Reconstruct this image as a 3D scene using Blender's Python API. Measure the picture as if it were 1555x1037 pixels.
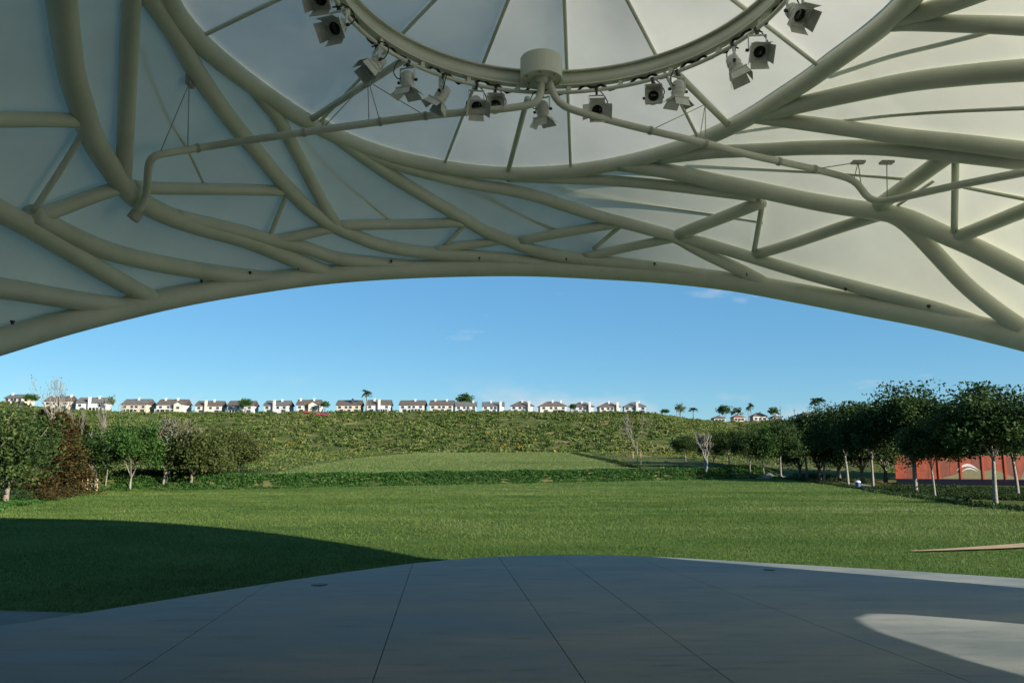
import bpy, math, random
import numpy as np
from mathutils import Vector, Matrix, Quaternion

# ------------------------------------------------------------------ camera, sky, sun, exposure
scene = bpy.context.scene
for o in list(bpy.data.objects):
    bpy.data.objects.remove(o)
COL = scene.collection
EYE = 1.7
FPX, CX, CY = 1150.0, 777.5, 518.5
PITCH = math.atan((680 - CY) / FPX)
cam_d = bpy.data.cameras.new("Camera")
cam_d.sensor_width = 36.0
cam_d.lens = 36.0 * FPX / 1555.0
cam_d.clip_start = 0.05
cam_d.clip_end = 6000
cam = bpy.data.objects.new("Camera", cam_d)
COL.objects.link(cam)
cam.location = (0, 0, EYE)
cam.rotation_euler = (math.pi / 2 + PITCH, 0, 0)
scene.camera = cam

SUN_AZ, SUN_EL = math.radians(57), math.radians(17.5)      # light travels left and away
world = bpy.data.worlds.new("World")
scene.world = world
world.use_nodes = True
wn, wl = world.node_tree.nodes, world.node_tree.links
wn.clear()
w_out = wn.new('ShaderNodeOutputWorld')
w_bg = wn.new('ShaderNodeBackground')
w_bg.inputs['Strength'].default_value = 0.05
sky = wn.new('ShaderNodeTexSky')
sky.sky_type = 'NISHITA'
sky.sun_disc = False
sky.sun_elevation = SUN_EL
sky.sun_rotation = math.atan2(math.sin(SUN_AZ), -math.cos(SUN_AZ))
sky.altitude = 1200
sky.air_density = 1.0
sky.dust_density = 0.0
sky.ozone_density = 2.5
w_tc = wn.new('ShaderNodeTexCoord')
w_map = wn.new('ShaderNodeMapping')
w_map.inputs['Scale'].default_value = (1.0, 1.0, 2.6)
w_map.inputs['Location'].default_value = (0.31, 0.12, 0.07)
w_n = wn.new('ShaderNodeTexNoise')
w_n.inputs['Scale'].default_value = 6.5
w_n.inputs['Detail'].default_value = 7
w_n.inputs['Roughness'].default_value = 0.55
w_r = wn.new('ShaderNodeValToRGB')
w_r.color_ramp.elements[0].position = 0.625
w_r.color_ramp.elements[1].position = 0.80
w_r.color_ramp.elements[0].color = (0, 0, 0, 1)
w_r.color_ramp.elements[1].color = (0.75, 0.75, 0.75, 1)
w_mix = wn.new('ShaderNodeMix')
w_mix.data_type = 'RGBA'
w_mix.inputs['B'].default_value = (5.2, 5.6, 6.2, 1)
w_tint = wn.new('ShaderNodeMix')
w_tint.data_type = 'RGBA'
w_tint.blend_type = 'MULTIPLY'
w_tint.inputs['Factor'].default_value = 1.0
w_tint.inputs['B'].default_value = (0.80, 1.02, 1.0, 1)
w_even = wn.new('ShaderNodeMix')
w_even.data_type = 'RGBA'
w_even.inputs['Factor'].default_value = 0.46
w_even.inputs['B'].default_value = (1.30, 3.6, 6.6, 1)
wl.new(w_tc.outputs['Generated'], w_map.inputs['Vector'])
wl.new(w_map.outputs['Vector'], w_n.inputs['Vector'])
wl.new(w_n.outputs['Fac'], w_r.inputs['Fac'])
w_map2 = wn.new('ShaderNodeMapping')
w_map2.inputs['Scale'].default_value = (1.0, 1.0, 2.0)
w_map2.inputs['Location'].default_value = (2.3, 0.7, 0.4)
w_n2 = wn.new('ShaderNodeTexNoise')
w_n2.inputs['Scale'].default_value = 9.0
w_n2.inputs['Detail'].default_value = 8
w_r2 = wn.new('ShaderNodeValToRGB')
w_r2.color_ramp.elements[0].position = 0.54
w_r2.color_ramp.elements[1].position = 0.72
w_r2.color_ramp.elements[1].color = (0.8, 0.8, 0.8, 1)
w_sep = wn.new('ShaderNodeSeparateXYZ')
w_mr = wn.new('ShaderNodeMapRange')
w_mr.interpolation_type = 'SMOOTHSTEP'
w_mr.inputs['From Min'].default_value = 0.10
w_mr.inputs['From Max'].default_value = 0.05
w_mul = wn.new('ShaderNodeMath'); w_mul.operation = 'MULTIPLY'
w_max = wn.new('ShaderNodeMath'); w_max.operation = 'MAXIMUM'
wl.new(w_tc.outputs['Generated'], w_map2.inputs['Vector'])
wl.new(w_map2.outputs['Vector'], w_n2.inputs['Vector'])
wl.new(w_n2.outputs['Fac'], w_r2.inputs['Fac'])
wl.new(w_tc.outputs['Generated'], w_sep.inputs['Vector'])
wl.new(w_sep.outputs['Z'], w_mr.inputs['Value'])
wl.new(w_r2.outputs['Color'], w_mul.inputs[0]); wl.new(w_mr.outputs['Result'], w_mul.inputs[1])
wl.new(w_r.outputs['Color'], w_max.inputs[0]); wl.new(w_mul.outputs['Value'], w_max.inputs[1])
wl.new(w_max.outputs['Value'], w_mix.inputs['Factor'])
w_hs = wn.new('ShaderNodeHueSaturation')
w_hs.inputs['Saturation'].default_value = 1.12
wl.new(sky.outputs['Color'], w_hs.inputs['Color'])
wl.new(w_hs.outputs['Color'], w_tint.inputs['A'])
wl.new(w_tint.outputs['Result'], w_even.inputs['A'])
wl.new(w_even.outputs['Result'], w_mix.inputs['A'])
wl.new(w_mix.outputs['Result'], w_bg.inputs['Color'])
wl.new(w_bg.outputs['Background'], w_out.inputs['Surface'])

sun_d = bpy.data.lights.new("Sun", 'SUN')
sun_d.energy = 5.0
sun_d.angle = math.radians(0.5)
sun_d.color = (1.0, 0.93, 0.82)
sun_o = bpy.data.objects.new("sun", sun_d)
COL.objects.link(sun_o)
SUN_DIR = Vector((-math.sin(SUN_AZ) * math.cos(SUN_EL), math.cos(SUN_AZ) * math.cos(SUN_EL), -math.sin(SUN_EL)))
sun_o.rotation_euler = SUN_DIR.to_track_quat('-Z', 'Y').to_euler()
sun_o.location = (30, -20, 30)

scene.view_settings.view_transform = 'Standard'
scene.view_settings.look = 'None'
scene.view_settings.exposure = 1.36
scene.view_settings.gamma = 1.0
scene.render.engine = 'CYCLES'
scene.cycles.max_bounces = 8
scene.cycles.diffuse_bounces = 5
scene.cycles.transmission_bounces = 6
scene.cycles.transparent_max_bounces = 6

rng = np.random.default_rng(7)

# ------------------------------------------------------------------ geometry helpers
def ray(x, y):
    a, b = (x - CX) / FPX, (CY - y) / FPX
    return np.array([a, math.cos(PITCH) - b * math.sin(PITCH), b * math.cos(PITCH) + math.sin(PITCH)])
O = np.array([0.0, 0.0, EYE])
def proj(p):
    v = np.asarray(p, float) - O
    fw = v[1] * math.cos(PITCH) + v[2] * math.sin(PITCH)
    up = -v[1] * math.sin(PITCH) + v[2] * math.cos(PITCH)
    return CX + FPX * v[0] / fw, CY - FPX * up / fw
def on_z(x, y, z):
    d = ray(x, y)
    return O + d * ((z - EYE) / d[2])
def at_y(x, y, depth):
    d = ray(x, y)
    return O + d * (depth / d[1])

OFF = {}
def new_mesh(name, V, F, smooth=False, tint=None):
    me = bpy.data.meshes.new(name)
    V = np.asarray(V, dtype=np.float32).reshape(-1, 3)
    if isinstance(F, np.ndarray):
        nf, k = F.shape
        me.vertices.add(len(V)); me.vertices.foreach_set('co', V.ravel())
        me.loops.add(nf * k); me.loops.foreach_set('vertex_index', F.astype(np.int32).ravel())
        me.polygons.add(nf)
        me.polygons.foreach_set('loop_start', np.arange(0, nf * k, k, dtype=np.int32))
        me.update(calc_edges=True)
        me.validate()
    else:
        me.from_pydata([tuple(map(float, v)) for v in V], [], [tuple(map(int, f)) for f in F])
        me.update()
    if smooth:
        me.polygons.foreach_set('use_smooth', [True] * len(me.polygons))
    if tint is not None:
        a = me.attributes.new('tint', 'FLOAT', 'FACE')
        a.data.foreach_set('value', np.asarray(tint, dtype=np.float32))
    return me
def link(name, me, mat, parent=None, loc=(0, 0, 0), rot=None, scale=None):
    o = bpy.data.objects.new(name, me)
    COL.objects.link(o)
    if me is not None and mat is not None and not me.materials:
        me.materials.append(mat)
    o.location = loc
    if rot is not None:
        o.rotation_mode = 'QUATERNION'; o.rotation_quaternion = rot
    if scale is not None:
        o.scale = scale
    if parent is not None:
        o.parent = parent
        OFF[o.name] = OFF.get(parent.name, np.zeros(3))
    return o
def part(name, V, F, mat, parent, smooth=False, tint=None):
    """world-space mesh under a parent that only has a translation"""
    V = np.asarray(V, float) - OFF.get(parent.name, np.zeros(3))
    return link(name, new_mesh(name, V, F, smooth, tint), mat, parent)
def tag(o, label, cat, group=None):
    o['label'] = label; o['category'] = cat
    if group: o['group'] = group
    return o
def empty(name, loc, label, cat, group=None):
    o = link(name, None, None, loc=tuple(map(float, loc)))
    OFF[o.name] = np.array(loc, float)
    o.empty_display_size = 0.2
    return tag(o, label, cat, group)
def struct(name, V, F, mat, smooth=False, tint=None):
    o = link(name, new_mesh(name, V, F, smooth, tint), mat)
    o['kind'] = 'structure'
    return o
def stuff(o, label=None, cat=None):
    o['kind'] = 'stuff'
    if label: tag(o, label, cat)
    return o

def catmull(P, n):
    P = np.asarray(P, float)
    if len(P) < 3:
        t = np.linspace(0, 1, n)[:, None]
        return P[0] * (1 - t) + P[-1] * t
    Q = np.vstack([2 * P[0] - P[1], P, 2 * P[-1] - P[-2]])
    seg = np.linalg.norm(np.diff(P, axis=0), axis=1)
    cum = np.concatenate([[0], np.cumsum(seg)])
    out = []
    for s in np.linspace(0, cum[-1], n):
        i = min(np.searchsorted(cum, s, side='right') - 1, len(P) - 2)
        u = (s - cum[i]) / max(seg[i], 1e-9)
        p0, p1, p2, p3 = Q[i], Q[i + 1], Q[i + 2], Q[i + 3]
        out.append(0.5 * ((2 * p1) + (-p0 + p2) * u + (2 * p0 - 5 * p1 + 4 * p2 - p3) * u * u + (-p0 + 3 * p1 - 3 * p2 + p3) * u ** 3))
    return np.array(out)
def tube(P, r, n=14, closed=False, caps=True):
    P = np.asarray(P, float)
    m = len(P)
    r = np.broadcast_to(np.asarray(r, float), (m,))
    T = np.gradient(P, axis=0)
    if closed:
        T = np.roll(P, -1, 0) - np.roll(P, 1, 0)
    T /= np.linalg.norm(T, axis=1)[:, None] + 1e-12
    a = np.array([0, 0, 1.0]) if abs(T[0][2]) < 0.9 else np.array([1.0, 0, 0])
    N = np.cross(T[0], a); N /= np.linalg.norm(N)
    V = []
    ang = np.linspace(0, 2 * math.pi, n, endpoint=False)
    for i in range(m):
        N = N - T[i] * np.dot(N, T[i]); N /= np.linalg.norm(N) + 1e-12
        B = np.cross(T[i], N)
        V.append(P[i] + r[i] * (np.cos(ang)[:, None] * N + np.sin(ang)[:, None] * B))
    V = np.concatenate(V)
    F = []
    mm = m if closed else m - 1
    for i in range(mm):
        i2 = (i + 1) % m
        for k in range(n):
            k2 = (k + 1) % n
            F.append((i * n + k, i * n + k2, i2 * n + k2, i2 * n + k))
    if caps and not closed:
        F.append(tuple(range(n - 1, -1, -1)))
        F.append(tuple((m - 1) * n + k for k in range(n)))
    return V, F
def join(*parts):
    V, F, b = [], [], 0
    for v, f in parts:
        v = np.asarray(v, float)
        V.append(v)
        F += [tuple(i + b for i in q) for q in f]
        b += len(v)
    return np.concatenate(V), F
def box(c, s, rz=0.0):
    c = np.asarray(c, float); x, y, z = np.asarray(s, float) / 2
    V = np.array([(-x, -y, -z), (x, -y, -z), (x, y, -z), (-x, y, -z), (-x, -y, z), (x, -y, z), (x, y, z), (-x, y, z)])
    if rz:
        cs, sn = math.cos(rz), math.sin(rz)
        V = np.c_[V[:, 0] * cs - V[:, 1] * sn, V[:, 0] * sn + V[:, 1] * cs, V[:, 2]]
    F = [(0, 3, 2, 1), (4, 5, 6, 7), (0, 1, 5, 4), (1, 2, 6, 5), (2, 3, 7, 6), (3, 0, 4, 7)]
    return V + c, F
def lathe(prof, n=20, close_ends=False):
    V, F = [], []
    for r, z in prof:
        for k in range(n):
            a = 2 * math.pi * k / n
            V.append((r * math.cos(a), r * math.sin(a), z))
    for i in range(len(prof) - 1):
        for k in range(n):
            k2 = (k + 1) % n
            F.append((i * n + k, i * n + k2, (i + 1) * n + k2, (i + 1) * n + k))
    if close_ends:
        F.append(tuple(range(n - 1, -1, -1)))
        F.append(tuple((len(prof) - 1) * n + k for k in range(n)))
    return np.array(V), F

# ------------------------------------------------------------------ materials
def mat(name, build):
    m = bpy.data.materials.new(name)
    m.use_nodes = True
    nt = m.node_tree
    nt.nodes.clear()
    out = nt.nodes.new('ShaderNodeOutputMaterial')
    build(nt, out)
    return m
def nd(nt, t, **kw):
    n = nt.nodes.new(t)
    for k, v in kw.items():
        if k in n.inputs: n.inputs[k].default_value = v
        else: setattr(n, k, v)
    return n
def ramp(nt, stops):
    r = nt.nodes.new('ShaderNodeValToRGB')
    e = r.color_ramp.elements
    while len(e) < len(stops): e.new(0.5)
    for q, (p, c) in zip(e, stops):
        q.position = p; q.color = (*c, 1)
    return r
def noise_color(nt, stops, scale, detail=5, rough=0.6, vec='Object', stretch=None):
    tc = nd(nt, 'ShaderNodeTexCoord')
    n = nd(nt, 'ShaderNodeTexNoise', Scale=scale, Detail=detail, Roughness=rough)
    if stretch:
        mp = nd(nt, 'ShaderNodeMapping'); mp.inputs['Scale'].default_value = stretch
        nt.links.new(tc.outputs[vec], mp.inputs['Vector']); nt.links.new(mp.outputs['Vector'], n.inputs['Vector'])
    else:
        nt.links.new(tc.outputs[vec], n.inputs['Vector'])
    r = ramp(nt, stops)
    nt.links.new(n.outputs['Fac'], r.inputs['Fac'])
    return r, n
def simple(name, stops, scale=4.0, rough=0.6, bump=0.0, bump_scale=40, metallic=0.0, detail=5, stretch=None, spec=0.5):
    def b(nt, out):
        r, n = noise_color(nt, stops, scale, detail, stretch=stretch)
        p = nd(nt, 'ShaderNodeBsdfPrincipled', Roughness=rough, Metallic=metallic)
        p.inputs['Specular IOR Level'].default_value = spec
        nt.links.new(r.outputs['Color'], p.inputs['Base Color'])
        if bump:
            n2 = nd(nt, 'ShaderNodeTexNoise', Scale=bump_scale, Detail=6)
            tc = nd(nt, 'ShaderNodeTexCoord')
            nt.links.new(tc.outputs['Object'], n2.inputs['Vector'])
            bp = nd(nt, 'ShaderNodeBump', Strength=bump, Distance=0.02)
            nt.links.new(n2.outputs['Fac'], bp.inputs['Height'])
            nt.links.new(bp.outputs['Normal'], p.inputs['Normal'])
        nt.links.new(p.outputs['BSDF'], out.inputs['Surface'])
    return mat(name, b)
def flat(name, c, rough=0.6, var=0.12, scale=3.0, **kw):
    a = tuple(x * (1 - var) for x in c); b = tuple(min(1, x * (1 + var)) for x in c)
    return simple(name, [(0.3, a), (0.7, b)], scale, rough, **kw)
def leaf(name, stops, transl=0.3, rough=0.6):
    def b(nt, out):
        at = nd(nt, 'ShaderNodeAttribute'); at.attribute_name = 'tint'
        r = ramp(nt, stops)
        nt.links.new(at.outputs['Fac'], r.inputs['Fac'])
        d = nd(nt, 'ShaderNodeBsdfPrincipled', Roughness=rough)
        d.inputs['Specular IOR Level'].default_value = 0.1
        t = nd(nt, 'ShaderNodeBsdfTranslucent')
        mx = nd(nt, 'ShaderNodeMixShader'); mx.inputs[0].default_value = transl
        nt.links.new(r.outputs['Color'], d.inputs['Base Color']); nt.links.new(r.outputs['Color'], t.inputs['Color'])
        nt.links.new(d.outputs['BSDF'], mx.inputs[1]); nt.links.new(t.outputs['BSDF'], mx.inputs[2])
        nt.links.new(mx.outputs[0], out.inputs['Surface'])
    return mat(name, b)

def membrane_build(col, t_fac):
    def b(nt, out):
        r, n = noise_color(nt, [(0.28, tuple(c * 0.84 for c in col)), (0.72, col)], 0.7, 7)
        tc = nd(nt, 'ShaderNodeTexCoord')
        n2 = nd(nt, 'ShaderNodeTexNoise', Scale=1.3, Detail=3)
        nt.links.new(tc.outputs['Object'], n2.inputs['Vector'])
        bp = nd(nt, 'ShaderNodeBump', Strength=0.10, Distance=0.08)
        nt.links.new(n2.outputs['Fac'], bp.inputs['Height'])
        d = nd(nt, 'ShaderNodeBsdfDiffuse'); t = nd(nt, 'ShaderNodeBsdfTranslucent')
        mx = nd(nt, 'ShaderNodeMixShader'); mx.inputs[0].default_value = t_fac
        for s in (d, t):
            nt.links.new(r.outputs['Color'], s.inputs['Color'])
            nt.links.new(bp.outputs['Normal'], s.inputs['Normal'])
        nt.links.new(d.outputs[0], mx.inputs[1]); nt.links.new(t.outputs[0], mx.inputs[2])
        nt.links.new(mx.outputs[0], out.inputs['Surface'])
    return b
M = {}
M['membrane'] = mat('membrane_fabric', membrane_build((0.92, 0.92, 0.78), 0.19))
M['dome_fabric'] = mat('dome_fabric', membrane_build((0.90, 0.88, 0.77), 0.29))
M['unseen_back'] = flat('light_dimming_grey', (0.16, 0.17, 0.16), 0.8)  # for the unseen rear: opaque and dull to absorb light inside the shell
M['pipe'] = simple('cream_painted_steel', [(0.28, (0.56, 0.585, 0.47)), (0.5, (0.64, 0.66, 0.545)), (0.72, (0.70, 0.715, 0.60))], 1.6, 0.5, bump=0.05, bump_scale=25)
M['pipe_dark'] = flat('grey_painted_steel', (0.42, 0.42, 0.35), 0.5)
M['lamp'] = flat('pale_grey_lamp_paint', (0.62, 0.63, 0.58), 0.45, scale=9)
M['black'] = flat('black_rubber', (0.015, 0.015, 0.015), 0.5)
def lens_build(nt, out):
    p = nd(nt, 'ShaderNodeBsdfPrincipled', Roughness=0.08)
    p.inputs['Base Color'].default_value = (0.02, 0.022, 0.022, 1)
    nt.links.new(p.outputs['BSDF'], out.inputs['Surface'])
M['lens'] = mat('dark_lens_glass', lens_build)
def concrete_build(nt, out):
    tc = nd(nt, 'ShaderNodeTexCoord')
    mp = nd(nt, 'ShaderNodeMapping'); mp.inputs['Scale'].default_value = (0.35, 1.0, 1.0)
    n1 = nd(nt, 'ShaderNodeTexNoise', Scale=1.1, Detail=8, Roughness=0.62)
    n2 = nd(nt, 'ShaderNodeTexNoise', Scale=55.0, Detail=4, Roughness=0.7)
    nt.links.new(tc.outputs['Object'], mp.inputs['Vector']); nt.links.new(mp.outputs['Vector'], n1.inputs['Vector'])
    nt.links.new(tc.outputs['Object'], n2.inputs['Vector'])
    r1 = ramp(nt, [(0.28, (0.105, 0.118, 0.11)), (0.5, (0.19, 0.205, 0.188)), (0.72, (0.275, 0.285, 0.26))])
    r2 = ramp(nt, [(0.3, (0.8, 0.8, 0.8)), (0.7, (1.05, 1.05, 1.05))])
    nt.links.new(n1.outputs['Fac'], r1.inputs['Fac']); nt.links.new(n2.outputs['Fac'], r2.inputs['Fac'])
    mx = nd(nt, 'ShaderNodeMix', data_type='RGBA', blend_type='MULTIPLY'); mx.inputs['Factor'].default_value = 1
    nt.links.new(r1.outputs['Color'], mx.inputs['A']); nt.links.new(r2.outputs['Color'], mx.inputs['B'])
    mp3 = nd(nt, 'ShaderNodeMapping'); mp3.inputs['Scale'].default_value = (0.5, 3.2, 1.0)
    n3 = nd(nt, 'ShaderNodeTexNoise', Scale=2.2, Detail=9, Roughness=0.7)
    nt.links.new(tc.outputs['Object'], mp3.inputs['Vector']); nt.links.new(mp3.outputs['Vector'], n3.inputs['Vector'])
    r3 = ramp(nt, [(0.32, (0.62, 0.64, 0.63)), (0.45, (0.95, 0.95, 0.95)), (0.62, (1.0, 1.0, 1.0)), (0.74, (1.18, 1.17, 1.14))])
    nt.links.new(n3.outputs['Fac'], r3.inputs['Fac'])
    mx3 = nd(nt, 'ShaderNodeMix', data_type='RGBA', blend_type='MULTIPLY'); mx3.inputs['Factor'].default_value = 1
    nt.links.new(mx.outputs['Result'], mx3.inputs['A']); nt.links.new(r3.outputs['Color'], mx3.inputs['B'])
    mx = mx3
    p = nd(nt, 'ShaderNodeBsdfPrincipled')
    p.inputs['Specular IOR Level'].default_value = 0.3
    rr = ramp(nt, [(0.3, (0.5,) * 3), (0.7, (0.75,) * 3)])
    nt.links.new(n1.outputs['Fac'], rr.inputs['Fac']); nt.links.new(rr.outputs['Color'], p.inputs['Roughness'])
    nt.links.new(mx.outputs['Result'], p.inputs['Base Color'])
    bp = nd(nt, 'ShaderNodeBump', Strength=0.12, Distance=0.01)
    nt.links.new(n2.outputs['Fac'], bp.inputs['Height']); nt.links.new(bp.outputs['Normal'], p.inputs['Normal'])
    nt.links.new(p.outputs['BSDF'], out.inputs['Surface'])
M['concrete'] = mat('troweled_concrete', concrete_build)
M['concrete_dark'] = flat('dark_joint_concrete', (0.03, 0.03, 0.03), 0.9)
M['pavement'] = simple('dark_paving', [(0.3, (0.11, 0.115, 0.11)), (0.7, (0.17, 0.175, 0.165))], 3, 0.9, spec=0.1)
M['paving'] = simple('pale_paving', [(0.3, (0.15, 0.145, 0.13)), (0.7, (0.22, 0.21, 0.19))], 3, 0.8)
M['dirt'] = simple('tan_granite_path', [(0.3, (0.27, 0.175, 0.085)), (0.7, (0.37, 0.25, 0.13))], 3, 0.9, bump=0.3)
def lawn_build(nt, out):
    tc = nd(nt, 'ShaderNodeTexCoord')
    mp = nd(nt, 'ShaderNodeMapping'); mp.inputs['Scale'].default_value = (0.45, 1.0, 1.0)
    n1 = nd(nt, 'ShaderNodeTexNoise', Scale=0.55, Detail=8, Roughness=0.68)
    n2 = nd(nt, 'ShaderNodeTexNoise', Scale=14.0, Detail=5, Roughness=0.7)
    nt.links.new(tc.outputs['Object'], mp.inputs['Vector'])
    nt.links.new(mp.outputs['Vector'], n1.inputs['Vector']); nt.links.new(mp.outputs['Vector'], n2.inputs['Vector'])
    r1 = ramp(nt, [(0.3, (0.050, 0.085, 0.018)), (0.5, (0.070, 0.120, 0.030)), (0.66, (0.100, 0.130, 0.034)), (0.8, (0.11, 0.145, 0.06))])
    r2 = ramp(nt, [(0.3, (0.6, 0.6, 0.6)), (0.7, (1.2, 1.2, 1.2))])
    nt.links.new(n1.outputs['Fac'], r1.inputs['Fac']); nt.links.new(n2.outputs['Fac'], r2.inputs['Fac'])
    mx = nd(nt, 'ShaderNodeMix', data_type='RGBA', blend_type='MULTIPLY'); mx.inputs['Factor'].default_value = 1
    nt.links.new(r1.outputs['Color'], mx.inputs['A']); nt.links.new(r2.outputs['Color'], mx.inputs['B'])
    p = nd(nt, 'ShaderNodeBsdfPrincipled', Roughness=0.9)
    p.inputs['Specular IOR Level'].default_value = 0.03
    nt.links.new(mx.outputs['Result'], p.inputs['Base Color'])
    bp = nd(nt, 'ShaderNodeBump', Strength=0.9, Distance=0.06)
    nt.links.new(n2.outputs['Fac'], bp.inputs['Height']); nt.links.new(bp.outputs['Normal'], p.inputs['Normal'])
    nt.links.new(p.outputs['BSDF'], out.inputs['Surface'])
M['lawn'] = mat('mown_lawn', lawn_build)
M['blade'] = leaf('grass_blades', [(0.0, (0.034, 0.070, 0.012)), (0.4, (0.080, 0.128, 0.026)), (0.7, (0.140, 0.176, 0.048)), (1.0, (0.21, 0.23, 0.11))], 0.35)
M['ground'] = simple('dry_scrub_ground', [(0.25, (0.035, 0.055, 0.015)), (0.52, (0.070, 0.086, 0.026)), (0.66, (0.19, 0.145, 0.07))], 0.12, 0.95, bump=0.5, bump_scale=2.0, detail=9, spec=0.03)
M['scrub'] = leaf('hillside_scrub_leaves', [(0.0, (0.030, 0.055, 0.012)), (0.35, (0.060, 0.095, 0.020)), (0.62, (0.105, 0.13, 0.036)), (0.80, (0.15, 0.165, 0.07)), (0.9, (0.145, 0.13, 0.025)), (1.0, (0.18, 0.145, 0.022))], 0.2)
M['ivy'] = leaf('bank_ground_cover_leaves', [(0.0, (0.010, 0.032, 0.007)), (0.5, (0.030, 0.085, 0.016)), (1.0, (0.075, 0.135, 0.030))], 0.3)
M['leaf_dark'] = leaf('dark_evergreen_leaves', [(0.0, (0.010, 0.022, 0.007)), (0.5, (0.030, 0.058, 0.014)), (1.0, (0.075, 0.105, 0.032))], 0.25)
M['leaf_green'] = leaf('mid_green_leaves', [(0.0, (0.015, 0.040, 0.010)), (0.5, (0.040, 0.090, 0.018)), (1.0, (0.09, 0.145, 0.035))], 0.3)
M['leaf_olive'] = leaf('olive_leaves', [(0.0, (0.016, 0.026, 0.007)), (0.5, (0.046, 0.062, 0.016)), (1.0, (0.10, 0.105, 0.032))], 0.25)
M['leaf_mixed'] = leaf('dull_green_leaves', [(0.0, (0.010, 0.024, 0.006)), (0.5, (0.036, 0.060, 0.015)), (1.0, (0.085, 0.105, 0.032))], 0.25)
M['leaf_rust'] = leaf('rusty_conifer_leaves', [(0.0, (0.008, 0.012, 0.004)), (0.35, (0.022, 0.022, 0.007)), (0.6, (0.055, 0.034, 0.010)), (0.75, (0.065, 0.036, 0.010)), (1.0, (0.05, 0.058, 0.016))], 0.2)
M['leaf_pale'] = leaf('pale_green_leaves', [(0.0, (0.04, 0.07, 0.03)), (0.5, (0.09, 0.13, 0.06)), (1.0, (0.16, 0.19, 0.10))], 0.3)
M['flower'] = leaf('pink_flower_petals', [(0.0, (0.35, 0.04, 0.08)), (1.0, (0.65, 0.12, 0.2))], 0.3)
M['bark_pale'] = simple('pale_bark', [(0.3, (0.11, 0.10, 0.08)), (0.7, (0.25, 0.23, 0.195))], 9, 0.85, bump=0.4, bump_scale=30)
M['bark_dark'] = simple('brown_bark', [(0.3, (0.08, 0.065, 0.05)), (0.7, (0.19, 0.16, 0.12))], 9, 0.9, bump=0.5, bump_scale=30)
M['bark_grey'] = simple('grey_bark', [(0.3, (0.12, 0.105, 0.085)), (0.7, (0.25, 0.225, 0.19))], 9, 0.9, bump=0.4, bump_scale=30)
M['stake'] = flat('tan_timber_stake', (0.42, 0.30, 0.16), 0.8)
M['orange'] = simple('orange_red_painted_panel', [(0.3, (0.15, 0.024, 0.007)), (0.7, (0.31, 0.056, 0.015))], 1.6, 0.6)
M['orange_dull'] = simple('dull_orange_painted_panel', [(0.3, (0.11, 0.026, 0.010)), (0.7, (0.20, 0.05, 0.02))], 1.6, 0.6)
M['orange_post'] = flat('bright_orange_post', (0.34, 0.045, 0.012), 0.5)
M['mural_white'] = flat('mural_white_paint', (0.52, 0.50, 0.47), 0.6)
M['mural_olive'] = flat('mural_olive_paint', (0.15, 0.135, 0.06), 0.6)
M['navy'] = flat('dark_navy_strip', (0.008, 0.009, 0.018), 0.9, spec=0.05)
M['roof_brown'] = simple('brown_roof_tiles', [(0.3, (0.055, 0.042, 0.034)), (0.7, (0.11, 0.085, 0.068))], 1.2, 0.85)
M['roof_grey'] = simple('grey_roof_tiles', [(0.3, (0.06, 0.058, 0.055)), (0.7, (0.12, 0.115, 0.108))], 1.2, 0.85)
M['roof_red'] = simple('reddish_roof_tiles', [(0.3, (0.12, 0.055, 0.035)), (0.7, (0.2, 0.09, 0.06))], 1.2, 0.85)
M['wall_white'] = flat('white_stucco', (0.43, 0.43, 0.42), 0.85, 0.05)
M['wall_cream'] = flat('cream_stucco', (0.45, 0.41, 0.34), 0.85, 0.05)
M['wall_peach'] = flat('peach_stucco', (0.44, 0.33, 0.23), 0.85, 0.05)
M['wall_tan'] = flat('tan_stucco', (0.43, 0.37, 0.28), 0.85, 0.05)
M['wall_blue'] = flat('blue_white_stucco', (0.36, 0.40, 0.42), 0.85, 0.05)
M['trim'] = flat('white_trim', (0.46, 0.46, 0.45), 0.6, 0.03)
def pane_build(nt, out):
    p = nd(nt, 'ShaderNodeBsdfPrincipled', Roughness=0.1)
    p.inputs['Base Color'].default_value = (0.03, 0.035, 0.045, 1)
    nt.links.new(p.outputs['BSDF'], out.inputs['Surface'])
M['pane'] = mat('window_glass', pane_build)
M['bin_blue'] = flat('blue_plastic', (0.03, 0.07, 0.2), 0.5)

# ------------------------------------------------------------------ terrain
def smooth(t):
    t = np.clip(t, 0, 1)
    return t * t * (3 - 2 * t)
_NG = np.random.default_rng(77).uniform(-1, 1, (64, 64))
def vnoise(x, y, sc):
    u, v = np.asarray(x) / sc + 1000.0, np.asarray(y) / sc + 1000.0
    i, j = np.floor(u).astype(int), np.floor(v).astype(int)
    fu, fv = smooth(u - i), smooth(v - j)
    g = lambda a, b: _NG[a % 64, b % 64]
    return (g(i, j) * (1 - fu) + g(i + 1, j) * fu) * (1 - fv) + (g(i, j + 1) * (1 - fu) + g(i + 1, j + 1) * fu) * fv
RX = np.array([-900, 0, 60, 110, 180, 300, 500, 640, 980, 1008, 1040, 1080, 1200, 1300, 1420, 2400], float)
RY = np.array([600, 612, 620, 624, 627, 628, 627, 626, 628, 632, 637, 641, 639, 632, 628, 625], float)
LAWN_Z = -0.35
def yb(x):
    return 64.5 + 0.45 * x
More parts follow.
